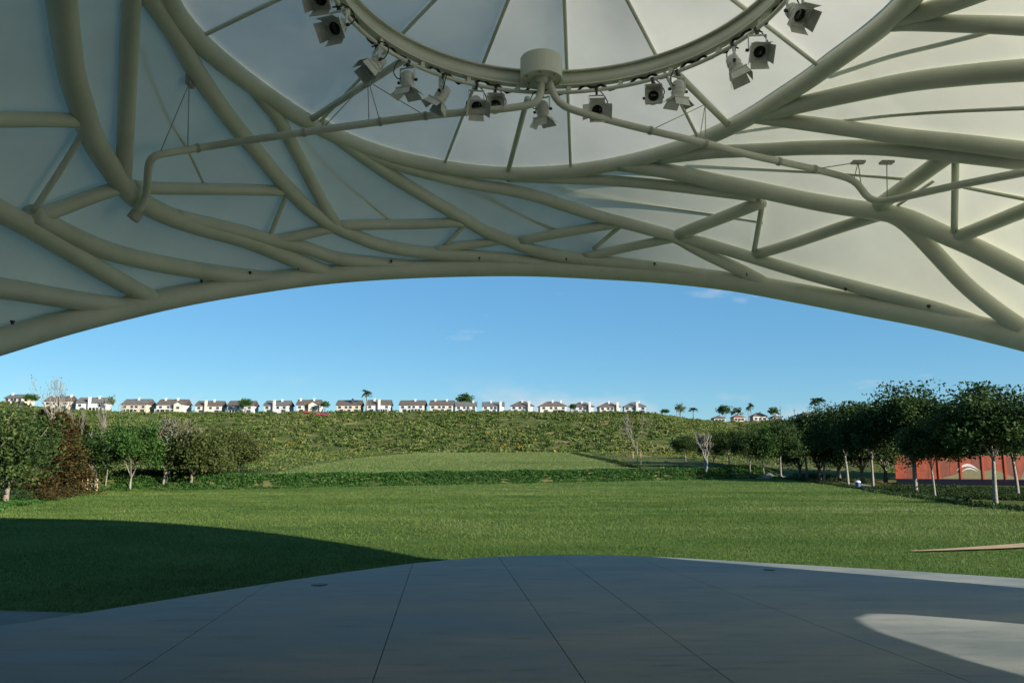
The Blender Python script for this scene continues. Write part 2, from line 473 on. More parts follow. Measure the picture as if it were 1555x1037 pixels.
def terrain(x, y):
    x = np.asarray(x, float); y = np.asarray(y, float)
    z = LAWN_Z - 0.03 * (np.clip(y, 22, 52) - 22)
    fade = smooth((x + 44) / 16) * smooth((34 - x) / 10)
    d = y - yb(np.clip(x, -60, 60))
    up = 0.9 * smooth(d / 2.6) + 0.02 * np.clip(d - 3, 0, 62) - 0.045 * np.clip(d - 66, 0, 35)
    z = z + up * fade + (1 - fade) * 0.6 * smooth((d - 10) / 60)
    # hillside
    yr = 400 + np.clip((x - 75) * 2.2, 0, 200)
    px = CX + FPX * x / np.maximum(yr, 1)
    H = EYE + yr * (680 - np.interp(px, RX, RY)) / FPX * 1.0
    t = (y - (yr - 112)) / 112
    s = np.clip(t, 0, 1)
    s = s + 0.03 * np.sin(s * math.pi * 3 + x * 0.03) * s * (1 - s) * 4
    s = np.where(s > 0.9, s - (s - 0.9) ** 2 * 2.2, s) / (1 - 0.022)
    hz = -0.9 + (H + 0.9) * s
    return np.where(t > 0, np.maximum(hz, z * 0 - 0.9) + (0.25 * np.sin(x * 0.11 + y * 0.07) * np.cos(y * 0.13 - x * 0.05)) * np.clip(t * 8, 0, 1) * (t < 0.97), z)
DROP = False
terrain_flat = terrain
def terrain(x, y):
    z = terrain_flat(x, y)
    if DROP:
        x = np.asarray(x, float); y = np.asarray(y, float)
        z = z - 1.4 * smooth((x - np.interp(y, RE[:, 1], RE[:, 0]) - 0.6) / 5.0) * smooth((130 - y) / 40)
    return z
def on_ground(x, y, lo=2.0, hi=900.0):
    d = ray(x, y)
    t = np.concatenate([np.arange(lo, 160, 0.05), np.arange(160, hi, 0.25)])
    P = O + d * (t / d[1])[:, None]
    below = P[:, 2] < terrain(P[:, 0], P[:, 1])
    i = int(np.argmax(below)) if below.any() else len(t) - 1
    return np.array([P[i, 0], P[i, 1], float(terrain(P[i, 0], P[i, 1]))])
def tz(x, y):
    return float(terrain(x, y))

LE = np.array([(-60, 3, 0), (-45, 14, 0)] + [tuple(on_ground(*p)) for p in ((-150, 800), (0, 775), (60, 763), (110, 755), (160, 746), (238, 742))])
RE = np.array([(50, 3, 0), (44, 14, 0)] + [tuple(on_ground(*p)) for p in ((1680, 796), (1555, 777), (1480, 769), (1400, 758), (1310, 744), (1240, 734), (1180, 726))])
DROP = True
gx = np.concatenate([[-2600, -1600, -1000, -700], np.arange(-460, -60, 4.0), np.arange(-60, 80, 1.5), np.arange(80, 420, 4.0), [450, 500, 600, 760, 1000, 1600, 2600]])
gy = np.concatenate([[-2500, -800, -200, -60, -20, 0, 10], np.arange(16, 80, 1.5), np.arange(80, 270, 3.0), np.arange(270, 640, 4.0), [680, 760, 900, 1300, 2000, 3500]])
GX, GY = np.meshgrid(gx, gy)
GZ = terrain(GX, GY) - 0.03
V = np.c_[GX.ravel(), GY.ravel(), GZ.ravel()]
nx, ny = len(gx), len(gy)
ii = (np.arange(ny - 1)[:, None] * nx + np.arange(nx - 1)[None, :]).ravel()
struct('ground', V, np.c_[ii, ii + 1, ii + nx + 1, ii + nx], M['ground'], smooth=True)

def ruled(L, R, nu, nv, dz):
    L = catmull(L, nv) if len(L) > 2 else np.linspace(L[0], L[1], nv)
    R = catmull(R, nv) if len(R) > 2 else np.linspace(R[0], R[1], nv)
    u = np.linspace(0, 1, nu)[None, :, None]
    P = L[:, None, :2] * (1 - u) + R[:, None, :2] * u
    Z = terrain(P[..., 0], P[..., 1]) + dz
    V = np.c_[P.reshape(-1, 2), Z.ravel()]
    i = (np.arange(nv - 1)[:, None] * nu + np.arange(nu - 1)[None, :]).ravel()
    return V, np.c_[i, i + 1, i + nu + 1, i + nu]
V, F = ruled(LE, RE, 60, 60, 0.01)
struct('lawn', V, F, M['lawn'], smooth=True)
UL = np.array([on_ground(402, 722), on_ground(480, 705), on_ground(562, 693.5)])
UR = np.array([on_ground(968, 713), on_ground(915, 699), on_ground(866, 687)])
UL[0, 1] -= 0.8; UR[0, 1] -= 0.8
V, F = ruled(UL, UR, 40, 30, 0.03)
struct('upper_lawn', V, F, M['lawn'], smooth=True)
def strip(name, pts, w, m, dz):
    P = np.asarray(pts, float)[:, :2]
    P = catmull(P, 40)
    T = np.gradient(P, axis=0); T /= np.linalg.norm(T, axis=1)[:, None]
    N = np.c_[-T[:, 1], T[:, 0]]
    w = np.interp(np.linspace(0, 1, 40), np.linspace(0, 1, len(w)), w) if hasattr(w, '__len__') else np.full(40, w)
    A, B = P - N * w[:, None] / 2, P + N * w[:, None] / 2
    V = np.r_[np.c_[A, terrain(A[:, 0], A[:, 1]) + dz], np.c_[B, terrain(B[:, 0], B[:, 1]) + dz]]
    i = np.arange(39)
    return struct(name, V, np.c_[i, i + 1, i + 41, i + 40], m, smooth=True)
DP = [on_ground(1385, 840.5), on_ground(1450, 838), on_ground(1555, 832), on_ground(1800, 815)]
strip('dirt_path', DP, (0.08, 0.45, 0.75, 1.0), M['dirt'], 0.055)
strip('path', [on_ground(1112, 720.5), on_ground(1180, 721), on_ground(1260, 729), on_ground(1400, 748), on_ground(1480, 750), on_ground(1555, 750), on_ground(1750, 752)], 1.3, M['paving'], 0.03)
strip('hill_path', [at_y(870, 685, 284), at_y(930, 685, 280), at_y(1010, 685, 278)], 2.5, M['paving'], 0.25)

# ------------------------------------------------------------------ stage
EDGE = [on_z(x, y, 0)[:2] for x, y in ((0, 950), (110, 933), (260, 909), (411, 885), (520, 869), (627, 855), (690, 849), (757, 844.5), (830, 842.5), (915, 842), (1030, 846.5), (1176, 855), (1380, 866.5), (1555, 878))]
OUT = [(-7.6, 1.0), (-6.2, 5.0)] + [tuple(p) for p in EDGE] + [(9.0, 9.2), (10.5, 6.5), (10.5, -6.0), (-7.6, -6.0)]
def clip_poly(P, n, c):
    out = []
    for i in range(len(P)):
        a, b = np.asarray(P[i], float), np.asarray(P[(i + 1) % len(P)], float)
        da, db = a @ n - c, b @ n - c
        if da >= 0: out.append(a)
        if (da >= 0) != (db >= 0): out.append(a + (b - a) * da / (da - db))
    return out
def slab_mesh(P, z0, z1, bev=0.0):
    n = len(P); P = [tuple(p) for p in P]
    V = [(x, y, z0) for x, y in P] + [(x, y, z1) for x, y in P]
    F = [tuple(range(n, 2 * n)), tuple(range(n - 1, -1, -1))] + [(i, (i + 1) % n, n + (i + 1) % n, n + i) for i in range(n)]
    return V, F
def ccw(P):
    P = [np.asarray(p, float) for p in P]
    a = sum(P[i][0] * P[(i + 1) % len(P)][1] - P[(i + 1) % len(P)][0] * P[i][1] for i in range(len(P)))
    return P if a > 0 else P[::-1]
OUTC = ccw(OUT)
V, F = slab_mesh([p * 0.9985 for p in OUTC], -0.42, -0.03)
stage = struct('stage', V, F, M['concrete_dark'])
JL = [((411, 884), (180, 1037)), ((627, 855), (565, 1037)), ((757, 845), (890, 1037)), ((850, 843), (1115, 1037)), ((975, 850), (1466, 1032))]
JW = [(on_z(*a, 0)[:2], on_z(*b, 0)[:2]) for a, b in JL]
JW.append((np.array([5.6, 10.8]), np.array([7.2, 5.0])))
JW.insert(0, (np.array([-5.6, 6.9]), np.array([-5.9, 2.0])))
lines = []
for a, b in JW:
    d = (b - a) / np.linalg.norm(b - a)
    n = np.array([-d[1], d[0]])
    if n[0] < 0: n = -n
    lines.append((n, a @ n))
g = 0.004
for i in range(len(lines) + 1):
    P = OUTC
    if i > 0: P = clip_poly(P, lines[i - 1][0], lines[i - 1][1] + g)
    if i < len(lines): P = clip_poly(P, -lines[i][0], -lines[i][1] + g)
    for lo, hi in ((1.9, 99), (-99, 1.9)):
        Q = clip_poly(P, np.array([0, 1.0]), lo + g) if lo > -50 else P
        Q = clip_poly(Q, np.array([0, -1.0]), -(hi - g)) if hi < 50 else Q
        if len(Q) > 2:
            V, F = slab_mesh(Q, -0.029, 0.0)
            link('slab', new_mesh('slab', V, F), M['concrete'], stage)
# pavement at lawn level beside the stage
PV = [on_z(0, 931, LAWN_Z)[:2], on_z(115, 934.5, LAWN_Z)[:2], (-3.2, 8.9), (-5.5, 1.0), (-14, 1.0), on_z(-400, 926, LAWN_Z)[:2]]
V, F = slab_mesh(ccw(PV), LAWN_Z - 0.1, LAWN_Z + 0.035)
struct('pavement', V, F, M['pavement'])
# floor plates
for (px, py), fs, lab in (((485, 887.5), 0.75, 'small round floor plate beside the slab edge near the shaded lawn'), ((1168, 865), 0.6, 'small round floor plate at the rim of the sunlit stage strip')):
    p = on_z(px, py, 0)
    V, F = lathe([(0.0, 0.0), (0.13, 0.0), (0.14, 0.004), (0.125, 0.012), (0.03, 0.014), (0.0, 0.012)], 24)
    o = link('floor_plate', new_mesh('floor_plate', np.asarray(V) * fs, F, True), M['black'], loc=(p[0], p[1], 0.0005))
    tag(o, lab, 'floor plate')

# ------------------------------------------------------------------ band shell canopy
S = 0.85
SC = np.array([0.45 * S, 9.45 * S, EYE - 0.96 * S]); SR = 7.81 * S
ZR = EYE + 5.3 * S; RR = 4.67 * S
RA = np.array([-180, -135, -103, -93, -80, -69, -50, -34, -21, -8, 9, 31, 46, 57, 69, 85, 94, 104, 135, 180], float)
RQ = np.array([1.0, 1.01, 1.008, .985, .95, .942, .97, 1.0, 1.01, 1.018, .99, .925, .892, .866, .845, .862, .902, .955, 1.0, 1.0])
def ring_r(th):
    return RR * np.interp(np.degrees(th), RA, RQ)
def rho(th, z):
    rc = math.sqrt(max(SR * SR - (z - SC[2]) ** 2, 0.01))
    k = 1.0 if math.cos(th) > 0 else 1 / 1.7
    E = 1 / math.sqrt(math.sin(th) ** 2 + (k * math.cos(th)) ** 2)
    w = 1 - float(smooth((z - 3.0) / (ZR - 3.0)))
    m = 1 + (ring_r(th) / RR - 1) * float(smooth((z - 4.2) / (ZR - 4.2)))
    return rc * (1 + (E - 1) * w) * m
def shell_pt(th, z, off=0.0):
    r = rho(th, z) + off
    return np.array([SC[0] + r * math.sin(th), SC[1] + r * math.cos(th), z])
def on_shell(x, y):
    d = ray(x, y); d /= np.linalg.norm(d)
    lo, t = 1.0, 1.0
    while t < 30:
        p = O + d * t
        q = p - SC
        if p[2] > SC[2] + SR * 0.999 or math.hypot(q[0], q[1]) > rho(math.atan2(q[0], q[1]), p[2]):
            break
        t += 0.05
    lo, hi = t - 0.05, t
    for _ in range(14):
        mid = (lo + hi) / 2; p = O + d * mid; q = p - SC
        if p[2] > SC[2] + SR * 0.999 or math.hypot(q[0], q[1]) > rho(math.atan2(q[0], q[1]), p[2]): hi = mid
        else: lo = mid
    return O + d * lo

canopy = empty('band_shell', (SC[0], SC[1], 0), 'cream steel pipe band shell with translucent white fabric panels over the stage', 'canopy')
def shell_pipe(name, pts, dia_px, n=None, m='pipe', sides=14, out=0.0):
    P = np.asarray(pts, float)
    ln = np.linalg.norm(np.diff(P, axis=0), axis=1).sum()
    n = n or max(8, int(ln / 14))
    Q = catmull(P, n)
    W = np.array([on_shell(*q) for q in Q])
    vis = (Q[:, 0] > -20) & (Q[:, 0] < 1575) & (Q[:, 1] > -20)
    d = np.linalg.norm(W - O, axis=1)[vis].mean()
    r = dia_px * d / FPX / 2 * 0.97
    W2 = W.copy()
    if out:
        h = W - SC; h[:, 2] *= 0.6; W = W + h / np.linalg.norm(h, axis=1)[:, None] * out; W2 = W.copy()
    W2[1:-1] = (W[:-2] + 2 * W[1:-1] + W[2:]) / 4
    V, F = tube(W2, r, sides)
    return part(name, V, F, M[m], canopy, True)

# front arch, from foot to foot
AR = [(-110, 551), (0, 518.5), (100, 490), (203, 465), (310, 443), (420, 426.5), (515, 415.6), (650, 408), (800, 406.3), (895, 410), (1030, 418.5), (1135, 431.5), (1274, 457), (1413, 482), (1555, 514), (1640, 536)]
AQ = catmull(AR, 70)
AW = [on_shell(*q) for q in AQ]
def foot(side, rows):
    out = []
    for y, z in rows:
        th = math.atan2(side, 0)
        x = SC[0] + side * math.sqrt(max(SR ** 2 - (z - SC[2]) ** 2 - (y - SC[1]) ** 2, 0.1))
        out.append(np.array([x, y, z]))
    return out
left_f = foot(-1, [(8.0, -0.45), (8.0, 0.4), (8.02, 1.2), (8.08, 1.9)])
right_f = foot(1, [(9.1, 2.1), (9.05, 1.4), (9.04, 0.7), (9.03, -0.02)])
ARCH = catmull(np.array(left_f + AW[0::4] + [AW[-1]] + right_f), 150)
V, F = tube(ARCH, 0.162, 20)
part('front_arch', V, F, M['pipe'], canopy, True)

PIPES = [
    ('shell_pipe', [(60, -330), (78, -150), (93, 0), (108, 108), (124, 162), (140, 211), (162, 246), (184, 278), (210, 304), (250, 326), (300, 344), (352, 358), (380, 367), (420, 383), (470, 404), (505, 418)], 29),
    ('shell_pipe', [(214, -330), (205, -150), (199, 0), (194.5, 108), (190, 216), (187, 275)], 23),
    ('shell_pipe', [(40, -290), (150, -120), (231, 0), (270, 59), (297, 108), (351, 184), (378, 216), (420, 267), (434, 283), (469, 318), (496, 337), (515, 348), (542, 359), (569, 370), (610, 379), (650, 384), (704, 388), (758, 392), (800, 397), (870, 408)], 22.5),
    ('shell_pipe', [(390, 140), (410, 165), (420.5, 176), (437, 208), (456, 243), (474.5, 280), (491, 310), (510, 341)], 19),
    ('shell_pipe', [(262, 328), (312, 340), (345, 347), (380, 356), (420, 367), (461, 375), (493, 387), (520, 394), (569, 399), (620, 404), (680, 409)], 20),
    ('shell_pipe', [(-900, -140), (-400, 96), (-130, 250), (-60, 288), (0, 321), (40.5, 343), (81, 367), (135, 400), (176, 424), (216, 446), (242, 458)], 27),
    ('shell_pipe', [(46, 326), (81, 345), (121.5, 364), (162, 381), (216, 395), (270, 406), (324, 414), (378, 421), (440, 427)], 25),
    ('shell_pipe', [(-900, 330), (-450, 380), (-130, 420), (0, 437.5), (54, 446), (108, 455), (148.5, 461), (200, 465), (260, 455)], 26),
    ('shell_pipe', [(483, 186), (510, 206), (547, 234), (596, 268), (650, 301), (704, 332), (739, 353), (769, 364), (800, 377), (840, 387), (895, 395), (976, 404), (1040, 413), (1110, 429)], 20),
    ('shell_pipe', [(520, 212), (577, 240), (623, 256), (677, 270), (731, 282), (760, 286), (814, 298), (868, 316), (922, 332), (976, 346), (1019, 358), (1034, 364), (1057, 378), (1092, 395), (1136, 416), (1166, 433)], 19),
    ('shell_pipe', [(1027, 361), (1057, 366), (1098, 378), (1138, 390), (1180, 403), (1239, 420), (1308, 438), (1413, 466), (1482, 489), (1540, 510)], 18),
    ('shell_pipe', [(770, 268), (841, 271), (922, 274), (1003, 281), (1084, 290), (1150, 298)], 17),
    ('shell_pipe', [(940, 248), (970, 253), (1016, 260), (1084, 275), (1135, 285), (1239, 307), (1301, 317), (1343, 323), (1378, 331), (1430, 355), (1482, 377), (1555, 415), (1640, 460)], 24.5),
    ('shell_pipe', [(1340, 322), (1371, 335), (1413, 377), (1465, 432), (1517, 474), (1555, 500)], 22),
    ('shell_pipe', [(1003, 240), (1050, 235), (1084, 231), (1180, 227), (1216, 225), (1324, 224), (1405, 230), (1486, 238), (1555, 246), (1700, 268)], 21),
    ('shell_pipe', [(1140, 176), (1156, 178), (1216, 186), (1297, 197), (1378, 208), (1459, 217), (1555, 229), (1700, 250)], 22),
    ('shell_pipe', [(1150, 174), (1180, 168), (1216, 159), (1297, 141), (1378, 125), (1459, 115), (1555, 107), (1700, 100)], 26),
    ('shell_pipe', [(1340, 38), (1365, 35), (1405, 35), (1486, 37), (1555, 40), (1700, 48)], 22),
    ('shell_pipe', [(1358, 30), (1390, 22), (1424, 12), (1480, -8), (1560, -40), (1700, -110)], 24),
    ('brace', [(516, 344), (474, 353), (434, 362), (400, 368)], 16),
    ('brace', [(200, 283), (230, 286), (324, 287.5), (380, 288.5), (428, 290)], 17),
    ('brace', [(-900, 200), (-350, 184), (-60, 182), (0, 182), (67, 182), (124, 184)], 20),
    ('brace', [(184, 284), (135, 300), (94, 316), (52, 330)], 20),
    ('brace', [(510, 343), (560, 341), (596, 341), (650, 340), (706, 337)], 16),
    ('brace', [(772, 363), (731, 370), (690, 374), (655, 383)], 14),
    ('brace', [(790, 366), (808, 362), (868, 351), (922, 342), (946, 338)], 15),
    ('brace', [(1026, 361), (976, 371), (920, 383), (885, 391)], 14),
    ('brace', [(1030, 357), (1043, 351), (1098, 330), (1158, 306)], 19),
    ('brace', [(1338, 326), (1274, 346), (1204, 370), (1150, 386)], 16.5),
    ('brace', [(1334, 312), (1385, 276), (1440, 236)], 21),
    ('brace', [(1452, 361), (1500, 342), (1555, 320), (1640, 288)], 19),
    ('strut', [(436, 293), (423, 325), (409, 360)], 7),
    ('strut', [(133, 190), (100, 245), (50, 322)], 8.5),
    ('strut', [(708, 339), (692, 356), (675, 373)], 7),
    ('strut', [(947, 340), (925, 358), (901, 378)], 7),
    ('strut', [(1158, 308), (1152, 343), (1145, 382)], 8),
    ('strut', [(1451, 236), (1450, 300), (1449, 355)], 9),
]
for nme, pts, w in PIPES:
    shell_pipe(nme, pts, w)
# slender purlins lying just under the fabric
for pts, w in (([(200, 30), (230, 110), (265, 190), (290, 228), (318, 287)], 4), ([(455, 205), (484, 240), (530, 283), (600, 341)], 4),
               ([(640, 262), (665, 273), (735, 300), (800, 332), (855, 354)], 4), ([(835, 283), (960, 308), (1080, 328), (1155, 341)], 4), ([(730, 290), (755, 308), (822, 343), (850, 356)], 4),
               ([(1262, 118), (1351, 89), (1432, 70), (1518, 47), (1640, 0)], 7), ([(1270, 187), (1378, 177), (1555, 170), (1700, 164)], 6),
               ([(1125, 201), (1160, 196), (1200, 192)], 5), ([(1050, 250), (1135, 257), (1232, 264), (1316, 271), (1380, 277)], 5),
               ([(1410, 279), (1357, 315)], 4.5), ([(1455, 288), (1555, 308), (1640, 324)], 5)):
    shell_pipe('purlin', pts, w, sides=8, out=0.085)
# clips along the top of the front arch
CV, CF = box((0, 0, 0), (0.05, 0.05, 0.05))
for px, py in ((19, 488), (200, 444), (306, 426), (380, 413.5), (453, 406), (594, 396), (728, 391.5), (860, 393), (994, 400), (1134, 416), (1284, 438.5), (1410, 464)):
    d = ray(px, py); c = on_shell(px, py + 12)
    p = O + d * (c[1] / d[1]) * 0.985
    V, F = join(box(p, (0.035, 0.04, 0.02)), box(p + np.array([0, 0, -0.02]), (0.018, 0.03, 0.03)))
    part('clip', V, F, M['black'], canopy)

# fabric gores: from the ring to the arch or the ground
arch_th = np.array([math.atan2(p[0] - SC[0], p[1] - SC[1]) for p in ARCH])
arch_z = ARCH[:, 2]
o_ = np.argsort(arch_th)
OPN_T = np.radians([101.5, 103.5, 104.3, 105.4, 107.0, 109.7, 112.2, 114.5, 119.7, 122.9, 130, 137])
OPN_Z = np.array([0.0, 0.76, 1.0, 1.22, 1.32, 1.385, 1.39, 1.37, 1.23, 1.09, 0.6, 0.0])
TH_L, TH_R = arch_th.min(), arch_th.max()
def bottom_z(th):
    if TH_L < th < TH_R:
        return float(np.interp(th, arch_th[o_], arch_z[o_]))
    if OPN_T[0] < th < OPN_T[-1]:
        return float(np.interp(th, OPN_T, OPN_Z))
    return -0.02 if th > 0 else -0.40
NG = 28
edges = np.sort(np.concatenate([np.linspace(-math.pi, math.pi, NG + 1), [TH_L, TH_R]]))
NG += 2
for gi in range(NG):
    ths = np.linspace(edges[gi], edges[gi + 1], 13)
    V, F = [], []
    nz = 34
    for th in ths:
        zb = bottom_z(th)
        if TH_L < th < TH_R: zb += 0.06
        for k in range(nz):
            u = k / (nz - 1)
            z = max(ZR + (-0.40 - ZR) * u, zb)      # rows shared by all columns, cut off at the edge
            V.append(shell_pt(th, z, 0.17 * min(1, 0.25 + 0.5 * (ZR - z))))
    for i in range(12):
        for k in range(nz - 1):
            a = i * nz + k
            F.append((a, a + 1, a + nz + 1, a + nz))
    back = abs(math.degrees((edges[gi] + edges[gi + 1]) / 2)) > 125  # unseen rear panels made opaque grey to darken the interior
    part('unseen_back_panel' if back else 'fabric_panel', V, F, M['unseen_back' if back else 'membrane'], canopy, True)
# side opening edge pipe
ot = np.linspace(OPN_T[0], OPN_T[-1], 40)
V, F = tube(np.array([shell_pt(t, float(np.interp(t, OPN_T, OPN_Z)), 0.15) for t in ot]), 0.06, 10)
part('side_arch', V, F, M['pipe'], canopy, True)
# outer ring
ta = np.linspace(-math.pi, math.pi, 140, endpoint=False)
RP = np.array([[SC[0] + ring_r(t) * math.sin(t), SC[1] + ring_r(t) * math.cos(t), ZR] for t in ta])
for _ in range(3):
    RP = (np.roll(RP, 1, 0) + 2 * RP + np.roll(RP, -1, 0)) / 4
V, F = tube(RP, 0.118, 16, closed=True)
ring_o = part('outer_ring', V, F, M['pipe'], canopy, True)
# dome over the ring
DH = 1.1
APEX = np.array([0.47, 6.8])
def dome_pt(th, f, off=0.0):
    r = ring_r(th)
    p = np.array([SC[0] + r * math.sin(th), SC[1] + r * math.cos(th)])
    q = APEX + (p - APEX) * f
    return np.array([q[0], q[1], ZR + 0.05 + DH * (1 - f ** 1.15) + off])
RIBS = np.radians([-128, -92.2, -55.7, -21.9, 8.5, 42.0, 80.9, 120, 158, -163])
RIBS = np.sort(RIBS)
for i, t in enumerate(RIBS):
    V, F = tube(np.array([dome_pt(t, f, -0.05) for f in np.linspace(0.02, 1, 24)]), 0.024, 8)
    part('rib', V, F, M['pipe'], canopy, True)
    t2 = RIBS[(i + 1) % len(RIBS)]
    if t2 < t: t2 += 2 * math.pi
    V, F = [], []
    for a in np.linspace(t, t2, 9):
        a2 = (a + math.pi) % (2 * math.pi) - math.pi
        sag = math.sin((a - t) / (t2 - t) * math.pi)
        for f in np.linspace(0.0, 1, 20):
            V.append(dome_pt(a2, f * 1.01, -0.04 * sag * math.sin(f * math.pi)))
    for a in range(8):
        for k in range(19):
            b = a * 20 + k
            F.append((b, b + 1, b + 21, b + 20))
    part('dome_panel', V, F, M['dome_fabric'], canopy, True)
V, F = lathe([(0.0, 0.0), (0.22, 0.0), (0.25, 0.05), (0.2, 0.2), (0.0, 0.22)], 20)
part('dome_cap', np.asarray(V) + dome_pt(0, 0, -0.16), F, M['pipe'], canopy, True)

# inner lighting ring: rolled beam with flanges
ZI = EYE + 5.4 * S
IC = np.array([0.50, 6.84]); IR = 2.30
def circ(r, z, n=110):
    a = np.linspace(0, 2 * math.pi, n, endpoint=False)
    return np.c_[IC[0] + r * np.sin(a), IC[1] + r * np.cos(a), np.full(n, z)]
def ring_box(r0, r1, z0, z1, n=110):
    rings = [circ(r0, z0, n), circ(r1, z0, n), circ(r1, z1, n), circ(r0, z1, n)]
    V = np.concatenate(rings); F = []
    for i in range(n):
        j = (i + 1) % n
        for a, b in ((0, 1), (1, 2), (2, 3), (3, 0)):
            F.append((a * n + i, a * n + j, b * n + j, b * n + i))
    return V, F
beam = part('lighting_ring', *ring_box(IR, IR + 0.012, ZI - 0.005, ZI + 0.165), M['pipe'], canopy, True)
part('flange', *ring_box(IR - 0.045, IR + 0.055, ZI - 0.022, ZI - 0.006), M['pipe'], beam)
part('flange', *ring_box(IR - 0.045, IR + 0.055, ZI + 0.166, ZI + 0.182), M['pipe'], beam)
ZBAR = ZI - 0.10
V, F = tube(circ(IR, ZBAR), 0.024, 10, closed=True)
part('lamp_bar', V, F, M['pipe'], beam, True)
for k in range(22):
    a = 2 * math.pi * (k + 0.35) / 22
    p = np.array([IC[0] + IR * math.sin(a), IC[1] + IR * math.cos(a), ZI - 0.05])
    part('bracket', *box(p, (0.05, 0.05, 0.10), -a), M['pipe'], beam)
# struts between the rings
def ring_strut(a, b, r, m='pipe'):
    p, q = on_z(*a, ZR), on_z(*b, ZI + 0.02)
    V, F = tube(np.array([p, q]), r, 12)
    part('ring_strut', V, F, M[m], canopy, True)
ring_strut((472, 182), (612, 92), 0.045)
ring_strut((1108, 192), (1028, 112), 0.045)
ring_strut((772, 258), (801, 150), 0.04)
# strut pair on the unseen half of the ring
for a in (-130, 150):
    t = math.radians(a)
    V, F = tube(np.array([[SC[0] + ring_r(t) * math.sin(t), SC[1] + ring_r(t) * math.cos(t), ZR], [IC[0] + IR * math.sin(t), IC[1] + IR * math.cos(t), ZI + 0.02]]), 0.045, 12)
    part('ring_strut', V, F, M['pipe'], canopy, True)

# drum under the far side of the lighting ring
hub_p = on_z(822, 122, ZI - 0.06)
hub = empty('pipe_drum', hub_p, 'cream cylindrical drum on the lighting ring where the hanging pipes meet', 'drum')
V, F = lathe([(0.0, 0.02), (0.24, 0.02), (0.24, 0.0), (0.262, 0.0), (0.262, 0.27), (0.24, 0.29), (0.0, 0.29)], 40)
link('drum_body', new_mesh('drum_body', V, F, False), M['pipe'], hub)
V, F = lathe([(0.0, -0.05), (0.07, -0.05), (0.10, 0.0), (0.10, 0.022), (0.0, 0.022)], 20)
link('boss', new_mesh('boss', V, F, True), M['pipe'], hub)
for k in range(6):
    a = k * math.pi / 3 + 0.4
    V, F = lathe([(0.0, 0.0), (0.016, 0.0), (0.016, 0.022), (0.0, 0.022)], 8)
    link('bolt', new_mesh('bolt', V, F), M['pipe_dark'], hub, loc=(0.19 * math.cos(a), 0.19 * math.sin(a), 0.0))

# hanging pipes
def hung_pipe(name, pts, depths, r, label):
    P = np.asarray(pts, float)
    n = 90
    Q = catmull(np.c_[P, np.asarray(depths, float)], n)
    W = np.array([at_y(q[0], q[1], min(q[2], float(on_shell(q[0], q[1])[1]) - 0.26)) for q in Q])
    for _ in range(4): W[1:-1] = (W[:-2] + 2 * W[1:-1] + W[2:]) / 4
    o = empty(name, W[-1], label, 'pipe')
    V, F = tube(W, r, 12)
    part('pipe', V, F, M['pipe'], o, True)
    return o, W
hy = float(hub_p[1])
LP = [(822, 119), (822, 140), (821, 151), (811, 159.5), (790, 162), (760, 166), (650, 176), (542, 190), (380, 213), (260, 231.5), (238, 235), (228, 239), (225, 248), (224, 280), (221, 302), (209, 323)]
e_l = float(on_shell(209, 323)[1]) - 0.32
LD = np.interp([p[0] for p in LP], [209, 822], [e_l, hy])
left_pipe, LW = hung_pipe('hanging_pipe', LP, LD, 0.046, 'long cream pipe hanging from drum down to the shaded shell node')
V, F = tube(np.array([LW[-1], LW[-1] + np.array([-0.05, -0.02, -0.09])]), 0.075, 14)
part('flange', V, F, M['pipe_dark'], left_pipe)
RPX = [(833, 119), (838, 140), (843, 153), (855, 163), (879, 170), (914, 180), (981, 197), (1076, 219), (1135, 235), (1232, 256), (1290, 271), (1303, 276), (1309, 285), (1312, 299), (1322, 307), (1343, 306), (1371, 300), (1447, 283), (1555, 262), (1700, 234)]
e_r = float(on_shell(1322, 307)[1]) - 0.30
RD = np.interp([p[0] for p in RPX], [833, 1322, 1555, 1700], [hy, e_r, float(on_shell(1555, 262)[1]) - 0.3, float(on_shell(1700, 234)[1]) - 0.2])
right_pipe, RW = hung_pipe('hanging_pipe', RPX, RD, 0.046, 'long cream pipe from drum stepping down past the sunlit fabric')
def pipe_at(W, px):
    q = np.array([proj(w)[0] for w in W])
    return W[int(np.argmin(np.abs(q - px)))]
def wire(parent, top, bot, r=0.006):
    V, F = tube(np.array([top, bot]), r, 6)
    part('wire', V, F, M['pipe_dark'], parent, True)
    d = bot - top; d /= np.linalg.norm(d)
def collar(parent, p, t):
    V, F = tube(np.array([p - t * 0.02, p + t * 0.02]), 0.056, 10)
    part('collar', V, F, M['pipe_dark'], parent)
top = on_shell(294, 130); V, F = box(top + np.array([0, -0.1, 0]), (0.05, 0.14, 0.12)); part('wire_bracket', V, F, M['pipe_dark'], left_pipe)
for px in (244, 286): wire(left_pipe, top + np.array([0, -0.12, -0.04]), pipe_at(LW, px))
s1a, s1b = on_z(472, 182, ZR), on_z(612, 92, ZI + 0.02)
sp = s1a + (s1b - s1a) * 0.66
for px in (485, 561, 577, 650):
    off = (px - 568) * 0.0012
    wire(left_pipe, sp + np.array([np.clip(off, -0.06, 0.06), 0, -0.03]), pipe_at(LW, px))
s2a, s2b = on_z(1108, 192, ZR), on_z(1028, 112, ZI + 0.02)
sq = s2a + (s2b - s2a) * 0.5
for px in (984, 1057, 1072): wire(right_pipe, sq + np.array([0, 0, -0.04]), pipe_at(RW, px))
for tx, bxs in ((1300, (1234, 1297, 1306)), (1343, (1349,))):
    tp = on_shell(tx, 240) + np.array([0, -0.05, -0.08])
    V, F = box(tp, (0.16, 0.09, 0.03)); part('wire_bracket', V, F, M['pipe_dark'], right_pipe)
    for b in bxs: wire(right_pipe, tp, pipe_at(RW, b))
